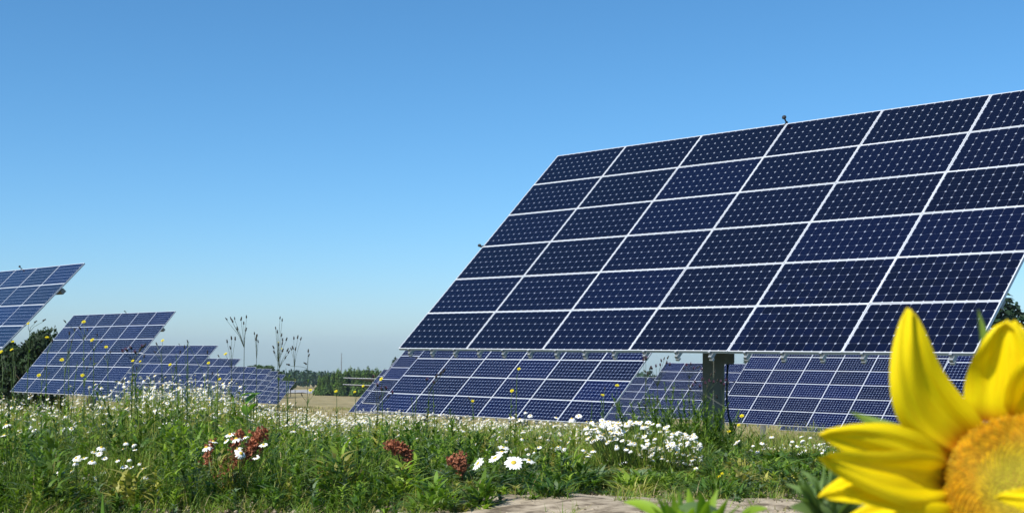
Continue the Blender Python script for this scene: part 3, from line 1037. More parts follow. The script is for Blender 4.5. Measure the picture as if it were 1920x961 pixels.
def foliage_mesh(n, rad, h, tones, probs, w=0.006, seed=0, l=(0.05, 0.14), lean=(0.2, 1.6), dome=True, tipw=0.08):
    a = rng.uniform(0, 6.28, n); r = rad * np.sqrt(rng.uniform(0, 1, n))
    z = rng.uniform(0, 1, n) * h * (np.sqrt(np.clip(1 - (r / rad) ** 2 * 0.7, 0, 1)) if dome else 1)
    P = np.stack([r * np.cos(a), r * np.sin(a), z], 1)
    ln = rng.uniform(*l, n)
    V, Q, C = blades(P, ln, w * rng.uniform(0.6, 1.4, n), rng.uniform(0, 6.28, n), rng.uniform(*lean, n), palette(n, tones, probs), 3, tipw=tipw, twist=rng.uniform(0.9, 2.2, n))
    return np_mesh("foliage", V, Q, M_leaf, C)


def daisy_plant(name, heads, D, label, size, rad=0.16, leaves=260, jd=0.25, cat="daisies", group=None, tilt=0.35):
    """heads: list of photo pixels"""
    cx = sum(h[0] for h in heads) / len(heads)
    P0 = at(cx, 700, D)
    base = Vector((P0.x, D, Gz(P0.x, D)))
    root = empty(name, base, label, cat, group)
    paths = []
    for h in heads:
        Dh = D + random.uniform(-jd, jd)
        p = at(h[0], h[1], Dh) - base
        o = obj("flower_head", random.choice(ME_daisy), root)
        o.location = p
        o.rotation_euler = face_quat((random.gauss(-0.15, tilt), random.gauss(-0.2, tilt), 1.0))
        s = size * random.uniform(0.62, 1.08)
        o.scale = (s, s, s)
        f = Vector((p.x * 0.55 + random.gauss(0, .03), p.y * 0.55, 0))
        f.z = Gz(base.x + f.x, base.y + f.y) - base.z
        mid = f.lerp(p, 0.55) + Vector((random.gauss(0, .012), random.gauss(0, .012), 0))
        paths.append([f, mid, p - Vector((0, 0, 0.004))])
    for p in paths: obj("stem", stem_mesh([p], 0.0017, M_stem), root)
    hh = max((at(h[0], h[1], D).z for h in heads)) - base.z
    obj("foliage", foliage_mesh(leaves, rad, hh * 0.72, ('lush', 'bright', 'olive'), (.4, .35, .25), w=0.0035), root)
    return root


daisy_plant("mayweed", [(147, 862), (157, 858), (141, 867), (190, 838), (177, 847), (186, 850), (196, 858), (173, 864), (193, 883), (160, 894), (181, 896), (118, 884), (134, 882), (110, 886), (143, 858)], 6.5,
            "white mayweed in the left foreground grass, its flowers to the left of the pair", 0.021, 0.2, 420, group=None)
daisy_plant("mayweed", [(250, 833), (231, 841), (236, 829), (253, 842), (242, 860), (262, 867), (269, 877), (246, 875), (234, 898), (256, 903), (233, 874), (274, 894), (268, 892), (220, 862)], 6.6,
            "white mayweed in the left foreground grass, right beside another mayweed", 0.019, 0.2, 380)
daisy_plant("mayweed", [(6, 866), (12, 796), (8, 815), (15, 898), (4, 902), (34, 925), (17, 918), (28, 914), (2, 888), (24, 896), (8, 930)], 6.4, "white mayweed at the lower left photo corner", 0.022, 0.15, 300)
daisy_plant("ox_eye_daisy", [(387, 838), (395, 832), (400, 827), (424, 826), (431, 814), (444, 841), (443, 822), (460, 818), (450, 822), (494, 833), (480, 856), (452, 849)], 6.3, "white daisies blooming among the large rust-red dock", 0.026, 0.14, 200)
daisy_plant("mayweed", [(116, 803), (124, 800), (134, 802), (140, 797), (105, 790), (64, 806), (55, 800), (150, 790)], 8.0, "white mayweed above the left foreground grass", 0.02, 0.2, 300)
daisy_plant("mayweed", [(315, 792), (323, 787), (309, 793), (333, 782), (340, 788), (305, 784), (352, 795), (300, 800), (328, 800)], 8.5, "white mayweed left of the large rust-red dock", 0.02, 0.2, 300)
daisy_plant("mayweed", [(967, 776), (985, 772), (994, 778), (959, 782), (975, 785), (1043, 782), (1072, 784), (1085, 779)], 9.5, "white mayweed flowers standing clear before the tracker below the nearest one", 0.026, 0.2, 200)
daisy_plant("mayweed", [(1098, 847), (1106, 850), (1112, 844), (1103, 854), (1095, 842), (1018, 850), (1002, 846), (1047, 836), (1056, 840), (1010, 838)], 7.4, "white mayweed left of the dense white mayweed bush", 0.02, 0.2, 260)
# the dense bush in front of the mast
heads = []
for k in range(270):
    t = random.random()
    x = 1098 + 216 * random.random() ** 0.95
    top = 787 + max(0, (x - 1215)) * 0.32
    bot = 830 + (x - 1118) * 0.27
    heads.append((x, top + (bot - top) * random.random() ** 1.15))
heads += [(1162, 868), (1172, 864), (1187, 858), (1206, 855), (1225, 861), (1219, 870), (1250, 871), (1268, 869), (1294, 873), (1313, 860), (1301, 842), (1215, 844), (1180, 846)]
b = daisy_plant("mayweed_bush", heads, 7.9, "dense bush of white mayweed blossoms just left of the big mast", 0.0190, 0.38, 2200, jd=0.42)
heads = [(1375 + 190 * random.random(), 816 + 34 * random.random()) for k in range(34)]
daisy_plant("mayweed_bush", heads, 9.0, "patch of white mayweed between the big mast and the sunflower", 0.019, 0.4, 700, jd=0.6)


# large daisies close to the camera: each ray petal its own piece
def big_daisy(px, py, D, size, nrm, seed, label, base_px):
    rr = random.Random(seed)
    p = at(px, py, D)
    f = at(base_px, 930, 6.7)
    base = Vector((f.x, 6.7, Gz(f.x, 6.7)))
    root = empty("ox_eye_daisy", base, label, "daisy", "large daisies in the middle foreground")
    hd = MB()
    hd.blob((0, 0, 0.0), 0.30 * size, 0.30 * size, 0.11 * size, n=12, rings=6, jit=0.05)
    h = obj("flower_head", hd.mesh("flower_head", M_centre, True), root)
    h.location = p - base
    h.rotation_euler = face_quat(nrm)
    n_ = 19
    for k in range(n_):
        a = 2 * math.pi * k / n_ + rr.uniform(-.06, .06)
        l = size * rr.uniform(0.88, 1.08); w = size * 0.13; dr = rr.uniform(-0.05, 0.22)
        mb = MB()
        for i in range(3): pass
        pts = [(0.25 * size, w * .5, 0), (0.6 * size, w, -0.03 * size), (0.9 * l, w * .85, -dr * size * .6), (l, w * .3, -dr * size)]
        for (u0, w0, z0), (u1, w1, z1) in zip(pts[:-1], pts[1:]):
            mb.face([(u0, -w0, z0), (u1, -w1, z1), (u1, 0, z1 - 0.02 * size), (u0, 0, z0 - 0.02 * size)])
            mb.face([(u0, 0, z0 - 0.02 * size), (u1, 0, z1 - 0.02 * size), (u1, w1, z1), (u0, w0, z0)])
        o = obj("petal", mb.mesh("petal", M_petalw), h)
        o.rotation_euler = (0, 0, a)
    q = p - base
    obj("stem", stem_mesh([[Vector((0, 0, 0)), Vector((q.x * .3, q.y * .3, q.z * .5)), q - Vector((0, 0, 0.006))]], 0.0018, M_stem_pale, 6), root)


for i, (px, py, s, nrm, lab, bp) in enumerate((
        (963, 866, 0.030, (0.05, -0.75, 0.8), "largest white daisy in the middle foreground with yellow centre", 950),
        (928, 857, 0.026, (-0.5, -0.35, 0.9), "white daisy just left of the largest foreground daisy", 938),
        (896, 868, 0.026, (-0.75, -0.3, 0.6), "drooping white daisy leftmost of the foreground daisies", 915),
        (992, 862, 0.024, (0.3, -0.15, 1.0), "flat-seen white daisy just right of the largest foreground daisy", 966),
        (941, 846, 0.022, (-0.1, -0.1, 1.0), "flat-seen white daisy above the largest foreground daisy", 946),
        (944, 838, 0.020, (0.2, -0.2, 1.0), "topmost small white daisy of the foreground daisies", 952))):
    big_daisy(px, py, 6.25 + 0.03 * i, s * 1.45, nrm, i + 3, lab, bp)

# ------------------------------------------------------------------ hawkbits (yellow)
def hawkbit_head(seed):
    rr = random.Random(seed)
    mb = MB()
    for ring, (n_, l0, z) in enumerate(((13, 1.0, 0.10), (11, 0.78, 0.18), (8, 0.5, 0.26))):
        for k in range(n_):
            a = 2 * math.pi * (k + 0.5 * ring) / n_ + rr.uniform(-.1, .1)
            l = l0 * rr.uniform(.9, 1.08); w = 0.15
            ca, sa = math.cos(a), math.sin(a)
            mb.face([(ca * .1, sa * .1, 0), (ca * l * .8 + sa * w, sa * l * .8 - ca * w, z), (ca * l, sa * l, z * 1.1), (ca * l * .8 - sa * w, sa * l * .8 + ca * w, z)])
    mb.blob((0, 0, -0.25), 0.3, 0.3, 0.36, n=8, rings=4, mi=1)
    return mb.mesh("flower_head", [M_yellow, M_stem_dark])


ME_hawk = [hawkbit_head(k) for k in range(3)]
mb = MB(); mb.blob((0, 0, 0), 0.5, 0.5, 1.0, n=7, rings=5, jit=0.06); mb.tube([(0, 0, 0.8), (0, 0, 1.35)], [0.32, 0.42], 6); ME_budd = mb.mesh("bud", M_bud, True)


def stalk(name, D, base_px, buds, flowers, label, cat, group=None, sm=None, bud_s=0.010, fl_s=0.017, leaves=8, r=0.0026, fork=None, head_mesh=None):
    B = at(base_px, 700, D)
    base = Vector((B.x, D, Gz(B.x, D)))
    root = empty(name, base, label, cat, group)
    paths = []
    allp = [(p, 'b') for p in buds] + [(p, 'f') for p in flowers]
    topy = min(p[1] for p, _ in allp)
    lowy = max(p[1] for p, _ in allp)
    cxm = sum(p[0] for p, _ in allp) / len(allp)
    fk = fork or (0.75 * base_px + 0.25 * cxm, lowy + 0.35 * (lowy - topy) + 14)
    fp = at(fk[0], fk[1], D) - base
    main = [Vector((0, 0, -0.02)), Vector((fp.x * .35 + random.gauss(0, .006), fp.y * .3, fp.z * .5)), fp]
    for (p, kind) in allp:
        Dp = D + random.uniform(-0.10, 0.10)
        q = at(p[0], p[1], Dp) - base
        mid = fp.lerp(q, 0.5) + Vector(((fp.x - q.x) * 0.18, 0, (q.z - fp.z) * -0.06))
        paths.append([fp, mid, q - Vector((0, 0, bud_s * .7))])
        if kind == 'b':
            o = obj("bud", ME_budd, root)
            o.location = q
            o.rotation_euler = face_quat((q.x - mid.x + random.gauss(0, .01), random.gauss(0, .02), max(q.z - mid.z, 0.01)))
            s = bud_s * random.uniform(0.75, 1.15)
        else:
            o = obj("flower_head", head_mesh or random.choice(ME_hawk), root)
            o.location = q
            o.rotation_euler = face_quat((random.gauss(-.2, .2), -0.75 + random.gauss(0, .25), 0.75))
            s = fl_s * random.uniform(0.85, 1.15)
        o.scale = (s, s, s)
    mb = MB()
    mb.tube(main, [r * 1.3, r, r * .8], 6)
    for p in paths: mb.tube(p, [r * .62, r * .5, r * .42], 5)
    obj("stem", mb.mesh("stem", sm or M_stem_dark), root)
    if leaves:
        n_ = leaves
        t = rng.uniform(0.08, 0.9, n_)
        LP = np.array([main[1].lerp(main[2], max(0, (a - .5) * 2)) if a > .5 else main[0].lerp(main[1], a * 2) for a in t])
        V, Q, C = blades(LP, rng.uniform(0.03, 0.10, n_) * (1.2 - t), 0.009 * rng.uniform(.6, 1.3, n_), rng.uniform(0, 6.28, n_), rng.uniform(0.6, 1.8, n_), palette(n_, ('lush', 'deep', 'olive'), (.4, .3, .3)), 3, tipw=None)
        obj("foliage", np_mesh("foliage", V, Q, M_leaf, C), root)
    return root


GS = "tall seeding weed stalks against the sky"
stalk("weed_stalk", 8.4, 456, [(425, 598), (433, 597), (440, 597), (436, 602), (452, 598), (462, 594), (457, 606), (461, 618), (445, 616)], [], "tall seeding stalk against the sky with two wide forks, tallest on the left", "weed", GS, fork=(458, 652), r=0.0022)
stalk("weed_stalk", 8.6, 479, [(477, 625), (481, 630), (484, 640), (480, 636), (482, 629)], [], "seeding stalk with one tight bunch of dark heads, right of the forked stalk", "weed", GS, fork=(481, 674), r=0.002)
stalk("weed_stalk", 8.8, 432, [(434, 634), (441, 635), (426, 640), (432, 652), (410, 667)], [(423, 663)], "seeding stalk with one yellow flower left of the tall forked stalk", "weed", GS, fork=(434, 690), r=0.002)
stalk("weed_stalk", 8.2, 524, [(525, 596), (529, 600), (517, 615), (520, 622), (528, 628), (530, 637), (537, 636), (529, 644), (530, 657)], [], "tallest seeding stalk in the right-hand cluster against the sky", "weed", GS, fork=(521, 682), r=0.0022)
stalk("weed_stalk", 8.5, 516, [(513, 651), (514, 660), (522, 646), (539, 656), (541, 660), (535, 670)], [(522, 641), (528, 653)], "low seeding stalk with tiny yellow tips under the tallest one of the right cluster", "weed", GS, fork=(524, 690), r=0.002, fl_s=0.006)
stalk("weed_stalk", 8.6, 553, [(551, 634), (558, 632), (564, 635), (549, 652), (554, 654), (546, 654)], [], "slender seeding stalk of parallel stems right of the tallest cluster", "weed", GS, fork=(552, 690), r=0.0018)
stalk("weed_stalk", 8.6, 577, [(578, 658), (579, 666), (573, 681), (541, 683)], [], "rightmost short seeding stalk against the sky", "weed", GS, fork=(577, 690), r=0.0018)

HB = [  # D, base px, flowers, buds, label
    (8.0, 160, [(157, 603)], [(150, 615), (164, 618), (122, 602)], "yellow hawkbit at the top left corner of the whole left tracker"),
    (7.6, 176, [(173, 637)], [(190, 640), (160, 630), (182, 628)], "big yellow hawkbit flower in the upper middle of the whole left tracker"),
    (8.4, 203, [(199, 650)], [(207, 660), (196, 668)], "pale yellow hawkbit right of the big one before the whole left tracker"),
    (8.0, 118, [(116, 674)], [(128, 660), (134, 640), (130, 625), (140, 618)], "yellow hawkbit before the left side of the whole left tracker"),
    (8.4, 76, [(73, 703)], [(84, 690), (92, 700)], "low yellow hawkbit before the lower left corner of the whole left tracker"),
    (8.2, 156, [(155, 703)], [(163, 690), (170, 672)], "low yellow hawkbit before the lower middle of the whole left tracker"),
    (8.2, 52, [(53, 606)], [(66, 603), (82, 600)], "yellow hawkbit against the sky just under the cut-off left tracker"),
    (8.6, 86, [(88, 632)], [(103, 612), (98, 640)], "orange-yellow hawkbit before the dark tree, right of the sky one"),
    (7.8, 26, [(24, 640), (22, 655)], [(14, 668), (30, 690)], "pair of yellow hawkbits before the dark tree at the far left"),
    (7.8, 4, [(2, 659)], [(10, 690)], "yellow hawkbit cut by the left photo edge"),
    (8.0, 252, [(249, 676), (263, 677)], [(256, 690), (270, 668)], "pair of yellow hawkbits between the whole left tracker and the next"),
    (8.6, 306, [(305, 638)], [(294, 645), (291, 660)], "yellow hawkbit against the sky beside the right edge of the whole left tracker"),
    (8.6, 322, [(319, 683)], [(330, 690), (338, 660)], "small yellow hawkbit before the third left-row tracker"),
    (8.8, 393, [(391, 680)], [(389, 660), (398, 700), (352, 640)], "small yellow hawkbit near the right end of the third left-row tracker"),
    (8.8, 347, [(412, 710)], [(352, 668), (346, 650)], "small yellow hawkbit low before the fourth left-row tracker"),
    (8.2, 576, [(582, 731)], [(566, 740), (588, 738)], "yellow hawkbit before the pale gravel yard"),
    (9.0, 632, [(630, 733)], [], "small yellow hawkbit before the conifer wood"),
    (8.8, 664, [(665, 734), (681, 723)], [], "pair of tiny yellow hawkbits left of the tracker sliver"),
    (8.4, 716, [(715, 710)], [(722, 726)], "yellow hawkbit at the left edge of the tracker below the nearest one"),
    (8.0, 968, [(973, 691)], [], "upper yellow hawkbit before the middle of the tracker below the nearest one"),
    (8.0, 958, [(960, 732)], [], "lower yellow hawkbit before the middle of the tracker below the nearest one"),
    (8.4, 888, [(886, 751)], [(880, 746)], "small yellow hawkbit low before the tracker below the nearest one"),
    (8.6, 1155, [(1157, 722)], [(1165, 735), (1149, 760)], "small yellow hawkbit at the right end of the tracker below the nearest one"),
    (8.6, 1132, [(1130, 740)], [(1134, 728)], "small greenish hawkbit left of another at the right end of that tracker"),
    (8.4, 1392, [(1391, 779)], [], "yellow hawkbit right of the big mast before the right-hand tracker"),
    (8.6, 1384, [(1385, 796)], [], "yellow hawkbit just under the right-hand tracker edge"),
    (8.6, 1366, [(1367, 808)], [(1356, 790)], "lowest yellow hawkbit beside the big mast foot"),
]
for (D, bp, fl, bu, lab) in HB:
    stalk("hawkbit", D, bp, bu, fl, lab, "flower", "yellow hawkbits rising above the meadow", leaves=14, r=0.0024, bud_s=0.009, fl_s=0.0135 if len(fl) == 1 else 0.011, sm=M_stem)
for (D, bp, fl, lab) in ((6.9, 1352, [(1345, 895), (1354, 887), (1349, 892)], "tiny orange-yellow flowers low in the grass left of the spiky bud"), (6.8, 1072, [(1070, 880)], "tiny orange flower in the low grass left of the mayweed bush"),
                         (7.0, 908, [(906, 880), (898, 884)], "tiny yellow flowers under the foreground daisies")):
    stalk("buttercup", D, bp, [], fl, lab, "flower", leaves=6, r=0.0014, fl_s=0.010)

# ------------------------------------------------------------------ knapweeds and leafy weeds round the mast
def knap_head():
    mb = MB()
    mb.blob((0, 0, 0), 0.45, 0.45, 0.6, n=8, rings=5, mi=1)
    rr = random.Random(4)
    for k in range(18):
        a = rr.uniform(0, 6.28); t = rr.uniform(0.2, 0.9)
        ca, sa = math.cos(a), math.sin(a)
        mb.face([(ca * .15 - sa * .06, sa * .15 + ca * .06, .4), (ca * .15 + sa * .06, sa * .15 - ca * .06, .4), (ca * t + sa * .05, sa * t - ca * .05, 1.2 - .4 * t), (ca * t - sa * .05, sa * t + ca * .05, 1.25 - .4 * t)])
    return mb.mesh("flower_head", [M_purple, M_bud])


ME_knap = knap_head()
KN = [(11.0, 1232, [(1240, 676), (1250, 680), (1238, 684), (1222, 690), (1230, 686), (1256, 683)], [(1245, 672), (1252, 670), (1218, 700), (1210, 696)], "purple knapweed left of the mast, heads against the sky gap"),
      (11.2, 1290, [(1287, 684), (1295, 682), (1300, 690), (1316, 692)], [(1282, 690), (1309, 688)], "purple knapweed just left of the mast top, behind the brown-headed one"),
      (10.2, 1318, [(1298, 722), (1304, 716), (1316, 712), (1322, 718), (1330, 714), (1338, 716), (1312, 724)], [(1340, 697), (1333, 702), (1294, 728), (1326, 724), (1345, 712)], "brownish knapweed standing right in front of the big mast"),
      (10.6, 1356, [(1352, 716), (1360, 712), (1358, 722)], [(1366, 718), (1344, 744)], "knapweed at the right side of the big mast"),
      (8.4, 248, [(238, 656), (246, 652), (254, 660), (266, 650), (230, 658)], [(262, 656), (270, 648)], "pink knapweed before the right edge of the whole left tracker"),
      (9.0, 704, [(700, 706), (708, 722), (716, 730), (724, 728), (736, 736)], [(728, 742), (712, 744)], "pink knapweed before the left end of the tracker below the nearest one"),
      (9.0, 800, [(800, 711), (814, 717)], [(818, 705), (826, 700), (832, 695)], "thin knapweed before the left half of the tracker below the nearest one"),
      (9.2, 1210, [(1206, 674), (1211, 672)], [(1219, 690), (1214, 700)], "knapweed touching the right top of the tracker below the nearest one")]
for (D, bp, fl, bu, lab) in KN:
    stalk("knapweed", D, bp, bu, fl, lab, "flower", "knapweeds with purple brown heads", leaves=70, r=0.0026, bud_s=0.013, fl_s=0.018, head_mesh=ME_knap, sm=M_stem_dark)


def leafy_weed(px, top, D, label, nst=3, rad=0.12, tone=('lush', 'deep', 'bright'), pr=(.45, .3, .25), lw=0.013, nl=46, name="leafy_weed"):
    T = at(px, top, D)
    base = Vector((T.x, D, Gz(T.x, D)))
    h = T.z - base.z
    root = empty(name, base, label, "weed", "leafy weeds standing tall in the meadow")
    mb = MB()
    LP, LT = [], []
    for k in range(nst):
        a = random.uniform(0, 6.28)
        hk = h * random.uniform(0.5, 0.97) if k else h
        f = Vector((rad * .3 * math.cos(a), rad * .3 * math.sin(a), 0))
        e = Vector((rad * math.cos(a) * (k > 0), rad * math.sin(a) * (k > 0), hk))
        m_ = f.lerp(e, .5) + Vector((random.gauss(0, .015), random.gauss(0, .015), 0))
        mb.tube([f, m_, e], [0.004, 0.003, 0.0015], 6)
        for j in range(nl):
            t = random.uniform(0.05, 1)
            LP.append(f.lerp(m_, t * 2) if t < .5 else m_.lerp(e, t * 2 - 1)); LT.append(t)
    obj("stem", mb.mesh("stem", M_stem), root)
    LP = np.array(LP); LT = np.array(LT); n_ = len(LP)
    ln = (0.17 if nst > 2 else 0.10) * (1.12 - .9 * LT) * rng.uniform(.35, 1.3, n_)
    le = rng.uniform(0.5, 2.2, n_)
    V, Q, C = blades(LP, ln / (0.8 + 0.5 * le), lw * (1.15 - .6 * LT) * rng.uniform(.5, 1.4, n_), rng.uniform(0, 6.28, n_), le, palette(n_, tone, pr), 4, tipw=None, twist=rng.uniform(1.0, 2.1, n_))
    obj("foliage", np_mesh("foliage", V, Q, M_leaf, C), root)
    return root


for (px, tp, D, lab, ns) in (
        (1214, 724, 10.0, "leafy green weed left of the mast, standing nearest the tracker corner", 4), (1246, 716, 10.4, "leafy green weed between the tracker corner and the mast", 4),
        (1278, 728, 9.8, "leafy green weed just left of the mast, low and bushy", 5), (1300, 736, 9.6, "leafy green weed touching the left side of the mast", 5),
        (1336, 760, 9.6, "leafy green weed in front of the mast foot", 5), (1368, 800, 9.4, "low leafy weed right of the mast foot", 4),
        (130, 655, 8.6, "thin leafy stem before the left part of the whole left tracker", 2), (252, 700, 8.4, "leafy stem in the gap between whole left tracker and the next", 3),
        (330, 662, 8.4, "thin leafy stem before the third left-row tracker", 2), (352, 640, 8.8, "thin spike rising above the third left-row tracker", 1),
        (408, 690, 8.6, "leafy stem before the fourth left-row tracker", 2), (536, 690, 8.6, "leafy stem below the seeding stalks near the yard", 2),
        (782, 738, 8.8, "leafy stem before the lower left of the tracker below the nearest one", 2), (812, 730, 8.8, "leafy stem right of another before that lower tracker", 2),
        (844, 768, 8.0, "bushy weed at the foot of the tracker below the nearest one", 5), (20, 700, 8.0, "thin leafy stem before the dark tree at the far left", 2), (1128, 750, 9, "thin leafy stem before the right end of the lower tracker", 2),
        (1110, 755, 9.3, "thin leafy stem left of another before the right end of the lower tracker", 2)):
    leafy_weed(px, tp, D, lab, ns if ns < 3 else ns + 8, 0.05 if ns < 3 else 0.27, nl=26 if ns < 3 else 64, lw=0.010 if ns < 3 else 0.013)

# ------------------------------------------------------------------ rust-red docks
M_dock = leaf_mat("dock_seed_rust", (0.42, 0.165, 0.090), 0.25, 0.7, 0.2, (1, .9, .7))
M_dock2 = leaf_mat("dock_stem_red", (0.20, 0.07, 0.03), 0.1, 0.7)


def dock(D, base_px, spikes, label, size=0.0088, per=60):
    B = at(base_px[0], base_px[1], D)
    base = Vector((B.x, D, Gz(B.x, D)))
    root = empty("dock", base, label, "dock", "rust-red docks in the foreground grass")
    mb = MB()
    for sp in spikes:
        pts = [at(a, b_, D + random.uniform(-.06, .06)) - base for a, b_ in sp]
        mb.tube([Vector((0, 0, 0)), pts[0].lerp(Vector((0, 0, 0)), .4)] + pts, 0.003, 5)
        sb = MB()
        L = len(pts) - 1
        for k in range(per):
            t = random.random() * L
            i = min(int(t), L - 1)
            c = pts[i].lerp(pts[i + 1], t - i) + Vector((random.gauss(0, .011), random.gauss(0, .011), random.gauss(0, .011)))
            u = Vector((random.gauss(0, 1), random.gauss(0, 1), random.gauss(0, 1))).normalized()
            w = u.orthogonal().normalized()
            s = size * random.uniform(.6, 1.4)
            n_ = u.cross(w)
            for q in range(3):
                d_ = (w * math.cos(q * 2.09) + n_ * math.sin(q * 2.09))
                sb.face([c, c + d_ * s + u * s * .7, c + u * s * 1.6, c - d_ * s * .3 + u * s * .8])
        obj("seed_spike", sb.mesh("seed_spike", M_dock), root)
    obj("stem", mb.mesh("stem", M_dock2), root)
    return root


dock(6.35, (425, 925), [[(430, 890), (440, 870), (448, 848)], [(446, 868), (462, 848), (480, 828), (498, 806)], [(470, 842), (484, 822), (490, 806)], [(452, 855), (470, 850), (488, 838)],
                        [(388, 868), (390, 850), (398, 830)], [(438, 840), (444, 822), (452, 812)], [(415, 890), (424, 870), (432, 860)], [(465, 838), (476, 822), (484, 812)]],
     "largest rust-red dock with daisies among it, left of centre", per=105)
dock(6.5, (762, 900), [[(764, 868), (760, 848), (748, 832), (726, 832)], [(766, 850), (752, 838), (734, 828)], [(745, 846), (738, 838), (726, 836)], [(768, 862), (766, 846), (756, 836)]], "arched rust-red dock head in the middle grass", per=100)
dock(6.4, (866, 905), [[(866, 882), (860, 868), (845, 860)], [(868, 870), (866, 858), (856, 856)], [(858, 872), (850, 866), (842, 860)], [(870, 876), (868, 862), (864, 856)]], "small pinkish rust dock right of the arched one", per=85)

# ------------------------------------------------------------------ broad light green leaves in the meadow
M_broad = leaf_mat("broad_leaf_green", (0.14, 0.27, 0.03), 0.35, 0.5)


def broad_leaf(M, l, w, bend=0.3, fold=0.15, n=7, wav=0.0):
    V, Q = [], []
    for i in range(n):
        t = i / (n - 1)
        ww = w * math.sin(math.pi * min(1, 0.06 + t * 0.94)) ** 0.75 * (1 - 0.35 * t)
        for j in range(5):
            u = (j - 2) / 2
            V.append(M @ Vector((u * ww, t * l, bend * l * math.sin(t * 1.5) - bend * l * t * t * 0.8 + fold * abs(u) * ww + wav * math.sin(t * 17 + j) * ww)))
    for i in range(n - 1):
        for j in range(4): Q.append((i * 5 + j, i * 5 + j + 1, i * 5 + j + 6, i * 5 + j + 5))
    return [tuple(v) for v in V], Q


def broad_plant(px, top, D, leaves, label):
    T = at(px, top, D)
    base = Vector((T.x, D, Gz(T.x, D)))
    root = empty("burdock", base, label, "plant")
    mb = MB()
    for (lx, ly, l, w, yaw, pit) in leaves:
        p = at(lx, ly, D) - base
        mb.tube([(0, 0, 0), (p.x * .5, p.y * .5, p.z * .6), tuple(p)], 0.003, 5)
        M = Matrix.Translation(p) @ Matrix.Rotation(yaw, 4, 'Z') @ Matrix.Rotation(pit, 4, 'X')
        V, Q = broad_leaf(M, l, w)
        me = bpy.data.meshes.new("leaf"); me.from_pydata(V, [], Q); me.materials.append(M_broad)
        me.polygons.foreach_set("use_smooth", np.ones(len(Q), bool)); me.update()
        obj("leaf", me, root)
    obj("stem", mb.mesh("stem", M_stem), root)


broad_plant(470, 735, 8.3, [(462, 756, 0.125, 0.060, -1.0, 0.5), (478, 738, 0.10, 0.055, 1.4, -0.3), (462, 778, 0.08, 0.035, 0.6, 0.9), (470, 768, 0.07, 0.03, -2.2, 0.6), (455, 790, 0.08, 0.03, 2.4, 0.4)], "bright green broad-leaved plant rising before the far left-row trackers")
broad_plant(590, 872, 6.2, [(575, 884, 0.085, 0.035, -1.4, 0.25), (600, 882, 0.075, 0.032, -1.6, 0.1), (560, 890, 0.06, 0.025, 1.2, 0.4)], "yellowish green broad leaf low in the middle of the grass")

# ------------------------------------------------------------------ foreground sunflower
def petal_material():
    m = bpy.data.materials.new("sunflower_petal")
    m.use_nodes = True
    nt = m.node_tree
    L = nt.links
    p = nt.nodes["Principled BSDF"]
    p.inputs["Roughness"].default_value = 0.55
    p.inputs["Specular IOR Level"].default_value = 0.25
    tc = nt.nodes.new("ShaderNodeTexCoord")
    mp = nt.nodes.new("ShaderNodeMapping")
    mp.inputs["Scale"].default_value = (9.0, 0.9, 1)
    n = nt.nodes.new("ShaderNodeTexNoise")
    n.inputs["Scale"].default_value = 4.0
    n.inputs["Detail"].default_value = 3.0
    L.new(tc.outputs["UV"], mp.inputs[0]); L.new(mp.outputs[0], n.inputs["Vector"])
    r = ramp(nt, [(0.25, (0.88, 0.60, 0.001)), (0.6, (0.95, 0.76, 0.002))])
    L.new(n.outputs["Fac"], r.inputs[0])
    sp = nt.nodes.new("ShaderNodeSeparateXYZ")
    L.new(tc.outputs["UV"], sp.inputs[0])
    rb = ramp(nt, [(0.02, (0.50, 0.19, 0.002)), (0.22, (1, 1, 1))])
    rb.color_ramp.elements[1].color = (0.90, 0.74, 0.002, 1)
    L.new(sp.outputs["Y"], rb.inputs[0])
    mr = nt.nodes.new("ShaderNodeMapRange")
    mr.inputs["From Min"].default_value = 0.05; mr.inputs["From Max"].default_value = 0.3
    L.new(sp.outputs["Y"], mr.inputs["Value"])
    mx = nt.nodes.new("ShaderNodeMix"); mx.data_type = 'RGBA'
    L.new(mr.outputs[0], mx.inputs["Factor"]); L.new(rb.outputs[0], mx.inputs["A"]); L.new(r.outputs[0], mx.inputs["B"])
    L.new(mx.outputs["Result"], p.inputs["Base Color"])
    tr = nt.nodes.new("ShaderNodeBsdfTranslucent")
    L.new(mx.outputs["Result"], tr.inputs["Color"])
    ms = nt.nodes.new("ShaderNodeMixShader"); ms.inputs[0].default_value = 0.24
    L.new(p.outputs[0], ms.inputs[1]); L.new(tr.outputs[0], ms.inputs[2])
    L.new(ms.outputs[0], nt.nodes["Material Output"].inputs["Surface"])
    b = nt.nodes.new("ShaderNodeBump"); b.inputs["Strength"].default_value = 0.5; b.inputs["Distance"].default_value = 0.0012
    L.new(n.outputs["Fac"], b.inputs["Height"]); L.new(b.outputs[0], p.inputs["Normal"])
    return m


M_petal = petal_material()


def sheet_mesh(name, fn, nu, nv, m, thick=0.0005):
    """closed thin leaf from fn(t, u) -> Vector, t along, u across (-1..1), with UVs"""
    V, UV = [], []
    for i in range(nv):
        for j in range(nu):
            t = i / (nv - 1); u = -1 + 2 * j / (nu - 1)
            V.append(fn(t, u)); UV.append(((u + 1) / 2, t))
    Q = [(i * nu + j, i * nu + j + 1, (i + 1) * nu + j + 1, (i + 1) * nu + j) for i in range(nv - 1) for j in range(nu - 1)]
    me = bpy.data.meshes.new(name)
    me.from_pydata([tuple(v) for v in V], [], Q)
    uvl = me.uv_layers.new(name="UVMap")
    for poly in me.polygons:
        for li in poly.loop_indices: uvl.data[li].uv = UV[me.loops[li].vertex_index]
    me.materials.append(m)
    me.polygons.foreach_set("use_smooth", np.ones(len(Q), bool))
    me.update()
    return me


